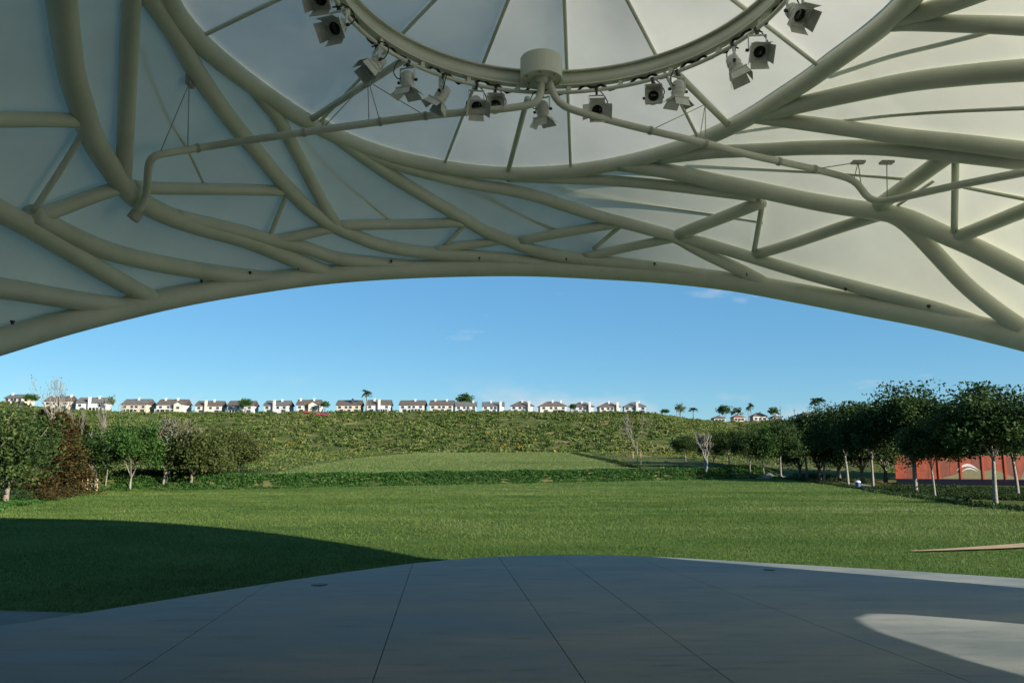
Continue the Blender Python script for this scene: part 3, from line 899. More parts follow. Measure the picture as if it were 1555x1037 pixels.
for px in (460, 575, 650, 300): 
    i = int(np.argmin([abs(proj(w)[0] - px) for w in LW])); t = LW[i + 1] - LW[i - 1]; collar(left_pipe, LW[i], t / np.linalg.norm(t))
for px in (984, 1076, 1180, 1240):
    i = int(np.argmin([abs(proj(w)[0] - px) for w in RW])); t = RW[i + 1] - RW[i - 1]; collar(right_pipe, RW[i], t / np.linalg.norm(t))

# ------------------------------------------------------------------ stage lamps on the ring
# local frame: beam along -Z, yoke pivot at origin
BODY = new_mesh('lamp_body', *join(lathe([(0.0, 0.135), (0.055, 0.13), (0.078, 0.105), (0.085, 0.06), (0.085, 0.03), (0.091, 0.03), (0.091, 0.015), (0.085, 0.015), (0.085, -0.03), (0.092, -0.03), (0.092, -0.045), (0.085, -0.045), (0.085, -0.085), (0.1, -0.09), (0.1, -0.105), (0.074, -0.105), (0.074, -0.06), (0.0, -0.055)], 24)), smooth=False)
FRAME = new_mesh('gel_frame', *join(box((0.1, 0, -0.116), (0.03, 0.23, 0.02)), box((-0.1, 0, -0.116), (0.03, 0.23, 0.02)), box((0, 0.1, -0.116), (0.17, 0.03, 0.02)), box((0, -0.1, -0.116), (0.17, 0.03, 0.02)),
                                     box((0.08, 0.08, -0.1165), (0.05, 0.05, 0.012)), box((-0.08, 0.08, -0.1165), (0.05, 0.05, 0.012)), box((0.08, -0.08, -0.1165), (0.05, 0.05, 0.012)), box((-0.08, -0.08, -0.1165), (0.05, 0.05, 0.012))))
LENS = new_mesh('lens', *lathe([(0.0, -0.088), (0.04, -0.085), (0.0735, -0.07)], 24), smooth=True)
V, F = box((0, 0, -0.06), (0.20, 0.004, 0.12))
V = np.asarray(V); V[np.abs(V[:, 2]) > 0.1, 0] *= 1.12
FLAP = new_mesh('barn_door', V, F)
YOKE = new_mesh('yoke', *join(box((0.108, 0, 0.09), (0.008, 0.035, 0.20)), box((-0.108, 0, 0.09), (0.008, 0.035, 0.20)), box((0, 0, 0.19), (0.224, 0.035, 0.008))))
KNOB = new_mesh('knob', *tube(np.array([(0.112, 0, 0), (0.145, 0, 0)]), 0.02, 10))
CABLE = new_mesh('cable', *tube(catmull(np.array([(0.02, 0.03, 0.30), (0.10, 0.09, 0.25), (0.16, 0.09, 0.12), (0.11, 0.05, 0.03), (0.05, 0.03, 0.07)]), 16), 0.008, 6), smooth=True)
CLAMP = new_mesh('clamp', *join(box((0, 0, 0.225), (0.03, 0.04, 0.07)), box((0, 0, 0.275), (0.045, 0.07, 0.03)), tube(np.array([(0, 0.02, 0.25), (0, 0.08, 0.25)]), 0.01, 8)))
BAR = np.array([proj(p) for p in circ(IR, ZBAR, 400)])
BAR3 = circ(IR, ZBAR, 400)
def lamp(px, py, target, label, doors=(35, 35, 30, 30), drop=0.285, roll=0.0, sc=0.88):
    ok = BAR3[:, 1] > IC[1] - 0.2
    LC = np.array([proj(p + np.array([0, 0, -0.275 * sc])) for p in BAR3])
    q = np.where(ok, np.hypot(LC[:, 0] - px, LC[:, 1] - py), 9e9)
    i = int(np.argmin(q))
    root = empty('stage_lamp', BAR3[i] + np.array([0, 0, -0.275 * sc]), label, 'stage lamp', 'lamps on the lighting ring')
    head = math.atan2(BAR3[i][0] - IC[0], BAR3[i][1] - IC[1])
    d = Vector(target).normalized()
    rot = (-d).to_track_quat('Z', 'Y') @ Quaternion((0, 0, 1), roll)
    hz = math.atan2(d.y, d.x) + math.pi / 2
    qy = Quaternion((0, 0, 1), hz)
    k = (sc, sc, sc)
    body = link('lamp_body', BODY, M['lamp'], root, rot=rot, scale=k)
    link('lens', LENS, M['lens'], body)
    link('gel_frame', FRAME, M['lamp'], body)
    for j, (ang, op) in enumerate(zip((0, 90, 180, 270), doors)):
        a = math.radians(ang)
        qq = Quaternion((0, 0, 1), a) @ Quaternion((1, 0, 0), math.radians(op))
        v = Quaternion((0, 0, 1), a) @ Vector((0, 0.108, -0.128))
        link('barn_door', FLAP, M['lamp'], body, loc=v, rot=qq)
    link('yoke', YOKE, M['lamp'], root, rot=qy, scale=k)
    link('knob', KNOB, M['black'], root, rot=qy, scale=k)
    link('knob', KNOB, M['black'], root, rot=Quaternion((0, 0, 1), hz + math.pi), scale=k)
    link('cable', CABLE, M['black'], root, rot=qy, scale=k)
    link('clamp', CLAMP, M['black'], root, rot=Quaternion((0, 0, 1), -head), scale=k)
LAMPS = [
    (487, 0, (-0.15, -0.75, -0.6), 'stage lamp with square hood at the row end over shaded fabric', (20, 20, 20, 20)),
    (527, 30, (-0.25, -0.7, -0.65), 'tilted stage lamp with square hood and half-hidden lens', (25, 30, 20, 30)),
    (576, 88, (-0.55, -0.35, -0.75), 'stage lamp with boxy hood beside the ring strut', (22, 22, 22, 22)),
    (625, 112, (0.02, 0.05, -1), 'ribbed stage lamp pointing straight down with flared doors', (60, 55, 30, 55)),
    (672, 142, (-0.5, 0.1, -0.85), 'stage lamp tipped down left with folded doors', (30, 40, 30, 10)),
    (724, 146, (0.1, -0.65, -0.72), 'stage lamp with square hood and dark lens above the hanging pipe', (20, 40, 25, 20)),
    (757, 138, (0.05, -0.98, -0.15), 'stage lamp showing a square face with a round lens', (6, 8, 6, 8)),
    (822, 178, (0.08, 0.15, -1), 'stage lamp hanging under the pipe drum with splayed doors', (55, 35, 20, 50)),
    (905, 158, (-0.05, -0.72, -0.62), 'stage lamp with open side doors next to the drum, crossing the hanging pipe', (50, 55, 10, 55)),
    (986, 132, (-0.15, -0.97, -0.2), 'stage lamp facing the stage beside the down-pointing lamp on the strut', (8, 5, 8, 6)),
    (1032, 142, (-0.05, 0.15, -1), 'stage lamp pointing down beside the other ring strut', (45, 60, 25, 50)),
    (1113, 95, (0.30, -0.1, -0.9), 'stage lamp tipped down toward the bright fabric', (15, 25, 15, 25)),
    (1147, 72, (-0.05, -0.7, -0.65), 'stage lamp with square hood hanging beside the tipped one', (20, 20, 30, 20)),
    (1182, 0, (0.2, -0.6, -0.7), 'stage lamp at the cable end by the bright fabric', (30, 20, 20, 30)),
]
for px, py, t, lab, dr in LAMPS:
    lamp(px, py, t, lab, dr)
# black cable looping along the lamp bar
cp = []
for k in range(150):
    a = math.radians(-110 + 220 * k / 149)
    w = 0.045 * math.sin(k * 0.55) + 0.035 * math.sin(k * 1.7 + 1)
    cp.append([IC[0] + (IR + 0.02 + 0.012 * math.sin(k * 0.9)) * math.sin(a), IC[1] + (IR + 0.02) * math.cos(a), ZBAR + 0.035 + w * 0.8])
V, F = tube(np.array(cp), 0.017, 6)
o = link('power_cable', new_mesh('power_cable', V, F, True), M['black'])
tag(o, 'black power cable looping along the bar of the lighting ring', 'cable')

# ------------------------------------------------------------------ foliage helpers
def leaves(C, size, r, tint, up=0.0, aspect=1.0):
    """quads of random orientation at points C"""
    n = len(C)
    A = r.normal(size=(n, 3)); A[:, 2] *= (1 - up); A /= np.linalg.norm(A, axis=1)[:, None]
    B = r.normal(size=(n, 3)); B -= A * (A * B).sum(1)[:, None]; B /= np.linalg.norm(B, axis=1)[:, None]
    s = (np.broadcast_to(size, (n,)) * r.uniform(0.6, 1.25, n))[:, None] / 2
    V = np.empty((n, 4, 3))
    V[:, 0] = C - A * s; V[:, 1] = C - B * s * 0.55 * aspect; V[:, 2] = C + A * s; V[:, 3] = C + B * s * 0.55 * aspect
    F = np.arange(n * 4).reshape(n, 4)
    return V.reshape(-1, 3), F, np.broadcast_to(tint, (n,))
def clump_crown(seed, rx, rz, zc, n_cl, n_leaf, size, shell=0.55, flat_bottom=0.25, gap=0.25, tmean=0.45):
    r = np.random.default_rng(seed)
    Cs, Ts = [], []
    for i in range(n_cl):
        d = r.normal(size=3); d /= np.linalg.norm(d)
        if d[2] < -0.4: d[2] *= -0.3
        rad = r.uniform(shell, 1.0) ** 0.8
        c = np.array([d[0] * rx * rad, d[1] * rx * rad, zc + d[2] * rz * rad])
        cr = r.uniform(0.12, 0.34) * rx
        m = max(4, int(n_leaf / n_cl * r.uniform(0.6, 1.4)))
        q = np.clip(r.normal(size=(m, 3)), -1.7, 1.7) * cr * np.array([0.62, 0.62, 0.5])
        Cs.append(c + q)
        Ts.append(np.clip(tmean + r.normal() * 0.16 + r.normal(size=m) * 0.14, 0, 1))
    C = np.concatenate(Cs); T = np.concatenate(Ts)
    return leaves(C, size, r, T)
def trunk_mesh(seed, h, r0, limbs, spread, top, lean=0.05):
    r = np.random.default_rng(seed)
    parts = []
    P = np.array([(0, 0, -0.15), (0, 0, 0.02), (lean * h * 0.3, 0, h * 0.5), (lean * h, 0.02, h)])
    Q = catmull(P, 10)
    parts.append(tube(Q, np.linspace(r0 * 1.25, r0 * 0.75, 10), 9))
    for i in range(limbs):
        a = 2 * math.pi * i / limbs + r.uniform(-0.4, 0.4)
        z0 = h * r.uniform(0.85, 1.0)
        L = spread * r.uniform(0.6, 1.0)
        e = np.array([math.cos(a) * L, math.sin(a) * L, top * r.uniform(0.55, 1.0)])
        b = np.array([lean * z0, 0, z0])
        m = (b + e) / 2 + np.array([math.cos(a) * L * 0.1, math.sin(a) * L * 0.1, 0.1 * top])
        R0 = r0 * r.uniform(0.35, 0.55)
        q = catmull(np.array([b, m, e]), 7)
        parts.append(tube(q, np.linspace(R0, R0 * 0.2, 7), 6))
        for j in range(2):
            s = q[r.integers(3, 6)]
            t = s + np.array([r.normal() * 0.3 * L, r.normal() * 0.3 * L, r.uniform(0.1, 0.4) * L])
            parts.append(tube(np.array([s, (s + t) / 2 + r.normal(size=3) * 0.04, t]), np.linspace(R0 * 0.4, R0 * 0.1, 3), 5))
    return join(*parts)
def bare_mesh(seed, h, r0, stems=1, depth=5, spread=0.5, fork=3):
    r = np.random.default_rng(seed)
    parts = []
    def grow(p, d, L, rad, k):
        e = p + d * L
        m = (p + e) / 2 + r.normal(size=3) * L * 0.06
        parts.append(tube(catmull(np.array([p, m, e]), 4), np.linspace(rad, rad * 0.68, 4), 6 if k < 2 else 4, caps=False))
        if k >= depth: return
        for i in range(fork if k > 0 else fork + 1):
            nd_ = d + r.normal(size=3) * spread * np.array([1, 1, 0.5]) + np.array([0, 0, 0.18])
            nd_ /= np.linalg.norm(nd_)
            grow(p + d * L * r.uniform(0.75, 1.0), nd_, L * r.uniform(0.55, 0.8), rad * 0.62, k + 1)
    for s_ in range(stems):
        d = np.array([r.normal() * 0.12 * (stems > 1), r.normal() * 0.12 * (stems > 1), 1.0]); d /= np.linalg.norm(d)
        grow(np.array([r.normal() * 0.08 * (stems > 1), r.normal() * 0.08 * (stems > 1), -0.1]), d, h * 0.36, r0, 0)
    return join(*parts)

def mk_proto(kind, seed):
    if kind == 'street':        # round-headed street tree, 5.5 m, pale trunk
        t = new_mesh('trunk', *trunk_mesh(seed, 1.9, 0.115, 7, 1.3, 4.6), smooth=True)
        c = new_mesh('crown', *(lambda q: (q[0], q[1]))(clump_crown(seed + 1, 1.75, 1.85, 3.75, 95, 9500, 0.17)), tint=None)
    return t, c
PROTO = {}
def proto_tree(key, seed, trunk, crown, tm, cm):
    tmesh = new_mesh('trunk', *trunk, smooth=True); tmesh.materials.append(M[tm])
    cmesh = None
    if crown is not None:
        V, F, T = crown
        cmesh = new_mesh('crown', V, F, tint=T); cmesh.materials.append(M[cm])
    PROTO[key] = (tmesh, cmesh)
for i, (rx, rz, zc, ncl, sh) in enumerate(((2.25, 2.15, 3.2, 150, 0.25), (1.95, 2.3, 3.4, 120, 0.3), (2.3, 1.9, 3.05, 130, 0.2), (2.15, 2.1, 3.2, 130, 0.3), (2.25, 2.2, 3.1, 150, 0.3))):
    proto_tree('street%d' % i, i, trunk_mesh(10 + i, 1.95, 0.08, 6, 0.75, 3.4), clump_crown(20 + i, rx, rz, zc, ncl, 18000, 0.175, sh, tmean=0.40 + 0.06 * (i % 3)), 'bark_pale', 'leaf_dark')
proto_tree('green', 0, trunk_mesh(31, 0.7, 0.06, 6, 0.7, 2.6), clump_crown(32, 2.0, 2.1, 2.2, 90, 13000, 0.16, 0.3, tmean=0.42), 'bark_pale', 'leaf_green')
proto_tree('olive', 0, trunk_mesh(33, 0.5, 0.09, 7, 1.6, 2.6), clump_crown(34, 2.1, 1.5, 1.4, 110, 11000, 0.17, 0.3, tmean=0.45), 'bark_dark', 'leaf_olive')
proto_tree('dense', 0, trunk_mesh(35, 0.8, 0.12, 7, 1.6, 3.8), clump_crown(36, 2.15, 2.4, 2.2, 85, 12000, 0.16, 0.35, tmean=0.38), 'bark_dark', 'leaf_dark')
proto_tree('mixed', 0, trunk_mesh(37, 0.8, 0.12, 7, 1.6, 3.8), clump_crown(38, 2.1, 2.4, 2.1, 75, 11000, 0.15, 0.35, tmean=0.42), 'bark_dark', 'leaf_mixed')
def conifer(seed, h, r0, n):
    r = np.random.default_rng(seed)
    C, T = [], []
    for k in range(n):
        z = 0.3 + (h - 0.3) * r.uniform(0, 1) ** 1.15
        R = r0 * (1 - z / h) ** 0.75 + 0.08
        a = r.uniform(0, 2 * math.pi)
        for q in range(34):
            u = r.uniform(0.1, 1)
            C.append((math.cos(a) * R * u + r.normal() * 0.07, math.sin(a) * R * u + r.normal() * 0.07, z - 0.25 * u * u * R + r.normal() * 0.06))
            T.append(np.clip(0.42 + 0.2 * u + r.normal() * 0.24, 0, 1))
    return leaves(np.array(C), 0.13, r, np.array(T))
proto_tree('conifer', 0, (lambda: tube(np.array([(0, 0, -0.15), (0, 0, 2.2), (0.03, 0, 4.6)]), np.array([0.11, 0.07, 0.015]), 8))(), conifer(41, 4.7, 1.7, 430), 'bark_dark', 'leaf_rust')
def bare_tree(key, seed, h, r0, stems, spread, n, sz, bark):
    V, F = bare_mesh(seed, h, r0, stems, 4, spread, 3)
    rr = np.random.default_rng(seed + 1)
    top = V[V[:, 2] > V[:, 2].max() * 0.45]
    C = top[rr.integers(0, len(top), n)] + rr.normal(size=(n, 3)) * 0.06
    proto_tree(key, 0, (V, F), leaves(C, sz, rr, rr.uniform(0.2, 0.9, n)), bark, 'leaf_olive')
bare_tree('bare_multi', 51, 3.4, 0.05, 3, 0.42, 700, 0.08, 'bark_pale')
bare_tree('bare_tall', 53, 6.0, 0.06, 1, 0.30, 300, 0.09, 'bark_grey')
bare_tree('bare_brown', 55, 4.2, 0.06, 2, 0.40, 1400, 0.11, 'bark_grey')
bare_tree('bare_fork', 57, 4.2, 0.10, 2, 0.36, 600, 0.09, 'bark_pale')
proto_tree('far_round', 0, trunk_mesh(61, 2.0, 0.3, 5, 2.0, 5.0), clump_crown(62, 3.6, 3.4, 5.6, 50, 2600, 0.62, 0.35, tmean=0.5), 'bark_dark', 'leaf_green')
proto_tree('far_pale', 0, trunk_mesh(63, 2.0, 0.3, 5, 2.0, 6.0), clump_crown(64, 3.2, 4.4, 5.6, 50, 1900, 0.6, 0.35, tmean=0.5), 'bark_dark', 'leaf_pale')
def palm(seed, h, r_cr, n_fr, col_top=False):
    r = np.random.default_rng(seed)
    t = tube(np.array([(0, 0, -0.3), (0.1, 0, h * 0.5), (0.0, 0, h)]), np.array([0.32, 0.22, 0.2]), 8)
    V, F = [], []
    C, T = [], []
    for i in range(n_fr):
        a = 2 * math.pi * i / n_fr + r.uniform(-0.2, 0.2); e0 = r.uniform(-0.5, 1.1)
        for u in np.linspace(0.1, 1, 9):
            R = r_cr * u * math.cos(e0 * (1 - 0.3 * u)); z = h + r_cr * (math.sin(e0) * u - 0.55 * u * u)
            for k in range(4):
                C.append((R * math.cos(a) + r.normal() * 0.14, R * math.sin(a) + r.normal() * 0.14, z + r.normal() * 0.12)); T.append(r.uniform(0.1, 0.7))
    return t, leaves(np.array(C), 0.7, r, np.array(T), aspect=0.5)
pt, pc = palm(71, 8.5, 2.2, 26)
proto_tree('palm', 0, pt, pc, 'bark_dark', 'leaf_dark')
TREE_BASE = {}
def plant(key, name, base, height, label, rz=0.0, width=1.0, cat='tree', group=None, tilt=0.0):
    tm, cm = PROTO[key]
    if key not in TREE_BASE:
        zs = np.empty(len((cm or tm).vertices) * 3, dtype=np.float32); (cm or tm).vertices.foreach_get('co', zs)
        z2 = np.empty(len(tm.vertices) * 3, dtype=np.float32); tm.vertices.foreach_get('co', z2)
        TREE_BASE[key] = max(np.percentile(zs[2::3], 99.5), np.percentile(z2[2::3], 99))
    s = height / TREE_BASE[key]
    o = empty(name, base, label, cat, group)
    o.rotation_euler = (0, tilt, rz)
    o.scale = (s * width, s * width, s)
    link('trunk', tm, None, o)
    if cm: link('crown', cm, None, o)
    return o
def px_h(base, ytop):
    """height in metres of something at `base` whose top reaches image row ytop"""
    lo, hi = 0.0, 200.0
    for _ in range(40):
        m = (lo + hi) / 2
        if proj(base + np.array([0, 0, m]))[1] > ytop: lo = m
        else: hi = m
    return lo

# --- trees along the right side of the lawn
RT = [
    ('street0', 1512, 763, 588, 1.15, 'round street tree with white trunk beside the orange wall, largest of its row', 0.3),
    ('street4', 1546, 753, 600, 1.0, 'street tree with leaning white trunk at the far end of the orange wall', 1.9),
    ('street2', 1420, 757, 640, 0.85, 'smaller street tree with shaded dark trunk before the orange wall', 2.6),
    ('street3', 1391, 748, 588, 1.15, 'tall street tree with white trunk where the orange wall begins', 4.0),
    ('street4', 1326, 742, 611, 0.95, 'street tree with white trunk beside the little blue bin', 0.9),
    ('street0', 1288, 737, 616, 1.0, 'street tree with white trunk next after the little blue bin', 2.2),
    ('street3', 1252, 731, 622, 1.0, 'dark street tree between the bin and the bend of the path', 5.0),
    ('street2', 1226, 728, 632, 1.0, 'street tree beside the yellow-flowered border at the path bend', 3.4),
    ('street4', 1186, 725, 642, 1.05, 'street tree at the far corner of the lawn', 4.4),
    ('green', 1160, 723, 645, 0.85, 'bright green tree behind the far corner of the lawn', 1.0),
    ('street1', 1139, 722, 655, 1.05, 'dark tree standing over the pale path end', 0.1),
    ('street2', 1108, 720, 655, 1.1, 'dark tree right behind the forked bare tree', 2.9),
    ('street0', 1042, 717, 662, 1.15, 'low dark tree where the bank meets the hillside', 3.8),
    ('dense', 1085, 716, 656, 1.1, 'dense dark tree backing the forked bare tree', 1.4),
]
for key, px, py, top, w, lab, rz in RT:
    b = on_ground(px, py)
    if px in (1085, 1108): b = at_y(px, py, 88); b[2] = tz(b[0], b[1])
    if px == 1042: b = at_y(px, py, 86); b[2] = tz(b[0], b[1])
    plant(key, 'street_tree', b, px_h(b, top), lab, rz, w)
BK = [(1215, 727, 640, 'dense dark tree behind the yellow-flowered border'), (1245, 729, 634, 'dense dark tree behind the bend of the path'),
      (1275, 731, 628, 'dense dark tree in the back row above the yellowish border'), (1310, 733, 622, 'dense dark tree in the back row behind the blue bin'),
      (1345, 733, 618, 'dense dark tree just before the orange wall begins'), (1385, 730, 615, 'dense dark tree behind the first orange panels'),
      (1430, 729, 618, 'dense dark tree behind the white mural arc'), (1480, 729, 612, 'dense dark tree behind the olive mural hill'), (1535, 729, 612, 'dense dark tree behind the last orange panels')]
for i, (px, py, top, lab) in enumerate(BK):
    b = on_ground(px, py)
    plant('dense', 'broadleaf_tree', b, px_h(b, top), lab, i * 1.3, 1.0)
b = np.array([34.0, 25.5, tz(34.0, 25.5)])
plant('street1', 'street_tree', b, 6.8, 'street tree by the lawn edge whose crown shades a streak of grass', 0.7, 1.1)
b = on_ground(1070, 718)
plant('bare_fork', 'bare_tree', b, px_h(b, 655), 'pale forked bare tree on the ground cover bank before dark trees', 0.4, 1.0)
b = on_ground(968, 709)
plant('bare_tall', 'bare_tree', b, px_h(b, 628), 'tall slender bare tree with two pale stakes beside upper lawn', 2.0, 0.9)
def stake(base, h, label):
    V, F = tube(np.array([(0, 0, -0.1), (0, 0, h * 0.97), (0, 0, h)]), np.array([0.04, 0.036, 0.022]), 8)
    o = link('tree_stake', new_mesh('tree_stake', V, F), M['stake'], loc=tuple(base))
    tag(o, label, 'stake', 'tree stakes')
for dx in (-0.45, 0.35):
    p = b + np.array([dx, -0.1, 0]); p[2] = tz(p[0], p[1]); stake(p, 1.55, 'pale timber stake beside the slender bare tree on the upper lawn')
# --- left side
LT = [
    ('dense', 8, 764, 622, 1.1, 'dense evergreen tree at the belt end by the canopy shadow', 0.2),
    ('dense', 52, 752, 640, 0.9, 'evergreen tree next to the rusty conifers', 2.2),
    ('conifer', 84, 752, 628, 1.5, 'rusty brown conifer behind the low rusty shrub', 0.5),
    ('conifer', 112, 748, 636, 1.5, 'rusty brown conifer behind the pale multi-stemmed tree', 2.5),
    ('conifer', 60, 745, 622, 1.6, 'rusty conifer further back between evergreens', 4.0),
    ('green', 197, 743, 634, 1.0, 'round bright green tree between two bare trees', 0.0),
    ('bare_brown', 250, 737, 632, 1.1, 'brownish half-bare tree beside the round green tree', 1.0),
    ('mixed', 232, 733, 640, 0.8, 'dull green tree behind the half-bare brown tree', 3.0),
    ('olive', 290, 735, 655, 1.0, 'dark olive shrubby tree behind the start of the bank', 0.7),
    ('olive', 325, 733, 650, 1.0, 'large olive shrubby tree midway along the bank', 2.7),
    ('olive', 362, 730, 662, 1.05, 'low olive shrubby tree next to the upper lawn', 4.1),
    ('dense', 300, 728, 660, 1.0, 'dark evergreen behind the olive shrubby trees', 5.1),
    ('dense', 160, 738, 655, 1.0, 'dark evergreen in the shade behind the pale multi-stemmed tree', 1.7),
    ('mixed', 25, 748, 618, 1.0, 'dull green tree rising behind the dense evergreen at the belt end', 4.9),
    ('dense', 76, 741, 655, 1.2, 'dark evergreen hidden behind the rusty conifers', 0.9),
    ('dense', 128, 740, 650, 1.2, 'dark evergreen filling the gap behind the multi-stemmed tree', 3.9),
    ('mixed', -45, 768, 600, 1.0, 'dull green tree at the lawn corner beyond the dense evergreen', 0.4),
]
for key, px, py, top, w, lab, rz in LT:
    b = on_ground(px, py)
    if py in (745, 728, 733, 738, 748, 730): b = b + np.array([b[0], b[1], 0]) * 0.06; b[2] = tz(b[0], b[1])
    plant(key, 'conifer_tree' if key == 'conifer' else 'shrub_tree' if key == 'olive' else 'broadleaf_tree', b, px_h(b, top), lab, rz, w)
BT = [('bare_multi', 140, 744, 655, 1.0, 'pale multi-stemmed bare tree held by tan stakes at lawn edge', 0.0),
      ('bare_tall', 88, 741, 572, 0.75, 'tallest bare tree rising above the ridge houses behind rusty conifers', 1.2),
      ('bare_tall', 114, 738, 618, 0.6, 'thin pale-trunked bare tree behind the rusty conifers', 2.2),
      ('bare_tall', 160, 737, 606, 0.6, 'thin pale-trunked bare tree between rusty conifer and round green tree', 3.3),
      ('bare_tall', 10, 745, 610, 0.6, 'thin pale-trunked bare tree among the dense evergreens', 4.3)]
for key, px, py, top, w, lab, rz in BT:
    b = on_ground(px, py)
    plant(key, 'bare_tree', b, px_h(b, top), lab, rz, w)
    if px == 140:
        for dx, h in ((-0.55, 1.0), (-0.22, 0.85), (0.45, 0.9)):
            p = b + np.array([dx, -0.25, 0]); p[2] = tz(p[0], p[1]); stake(p, h, 'tan timber stake around the pale multi-stemmed bare tree')

# ------------------------------------------------------------------ orange mural wall, bin
A = on_ground(1362, 735); B = on_ground(1555, 739)
B = at_y(1555, 738.5, A[1] - 3.0); B[2] = tz(B[0], B[1])
dirw = (B - A)[:2]; Lw = np.linalg.norm(dirw); dirw /= Lw
zA = min(A[2], B[2])
wall = empty('mural_wall', (A[0], A[1], zA), 'orange red panelled wall with white and olive mural behind street trees', 'wall')
def wpt(u, z, o=0.0):
    p = A[:2] + dirw * u
    return np.array([p[0] + dirw[1] * o, p[1] - dirw[0] * o, zA + z])
rzw = math.atan2(dirw[1], dirw[0])
KW = A[1] / 58.0
def kp(poly): return [(u * KW, z * KW) for u, z in poly]
PW = 0.74 * KW; NPAN = 26; HW = 2.15 * KW; PB = 0.42 * KW
for i in range(NPAN):
    c = wpt(i * PW + PW / 2, PB + (HW - PB) / 2)
    part('panel', *box(c, (PW - 0.03, 0.08, HW - PB), rzw), M[('orange', 'orange_dull', 'orange')[(i * 7) % 3]], wall)
    if i % 2: continue
    p = wpt(i * PW, PB + (HW - PB + 0.08) / 2, 0.07)
    part('post', *box(p, (0.13 * KW, 0.10, HW - PB + 0.08), rzw), M['orange_post'], wall)
part('base_strip', *box(wpt(NPAN * PW / 2, PB / 2 - 0.5, 0.05), (NPAN * PW, 0.30, PB + 1.0), rzw), M['navy'], wall)  # low dark navy strip along the foot of the panels
def print_shape(name, poly, m, o):
    poly = kp(poly)
    F0 = [wpt(u, z, o) for u, z in poly]; n = len(F0)
    V = F0 + [wpt(u, z, o - 0.008) for u, z in poly]
    F = [tuple(range(n)), tuple(range(2 * n - 1, n - 1, -1))] + [(i, n + i, n + (i + 1) % n, (i + 1) % n) for i in range(n)]
    part(name, V, F, M[m], wall)
def arc_band(u0, u1, z0, h, w):
    t = np.linspace(0, 1, 18)
    top = [(u0 + (u1 - u0) * a, z0 + h * math.sin(math.pi * (0.1 + 0.8 * a)) + w * math.sin(math.pi * a)) for a in t]
    bot = [(u0 + (u1 - u0) * a, z0 + h * math.sin(math.pi * (0.1 + 0.8 * a)) - 0.25 * w * math.sin(math.pi * a)) for a in t[::-1]]
    return top + bot[1:-1]
print_shape('mural_hill', [(2.9, 0.46), (4.0, 0.75), (4.7, 1.1), (5.4, 1.2), (6.0, 1.0), (6.6, 1.15), (7.2, 0.9), (7.9, 0.6), (8.1, 0.46)], 'mural_olive', 0.050)
print_shape('mural_hill', [(8.3, 0.46), (8.6, 1.05), (9.6, 1.25), (11.0, 1.15), (13.5, 1.2), (13.5, 0.46)], 'mural_olive', 0.050)
print_shape('mural_swoosh', arc_band(4.1, 5.7, 0.85, 0.55, 0.16), 'mural_white', 0.060)
print_shape('mural_swoosh', arc_band(4.4, 5.6, 0.80, 0.38, 0.09), 'mural_white', 0.066)
print_shape('mural_swoosh', [(9.6, 1.40), (11.0, 1.55), (13.4, 1.5), (13.4, 1.30), (11.0, 1.34), (9.6, 1.28)], 'mural_white', 0.060)
# bin
b = on_ground(1303, 741)
bin_ = empty('litter_bin', b, 'little blue bin with a pale lid under the street trees', 'bin')
bv, bf = lathe([(0.0, 0.0), (0.20, 0.0), (0.24, 0.50), (0.0, 0.50)], 16)
link('bin_body', new_mesh('bin_body', bv, bf), M['bin_blue'], bin_)
bv, bf = lathe([(0.26, 0.50), (0.26, 0.54), (0.18, 0.64), (0.0, 0.67)], 16)
link('lid', new_mesh('lid', bv, bf), M['lamp'], bin_)
bin_.scale = (0.8, 0.8, 0.85)

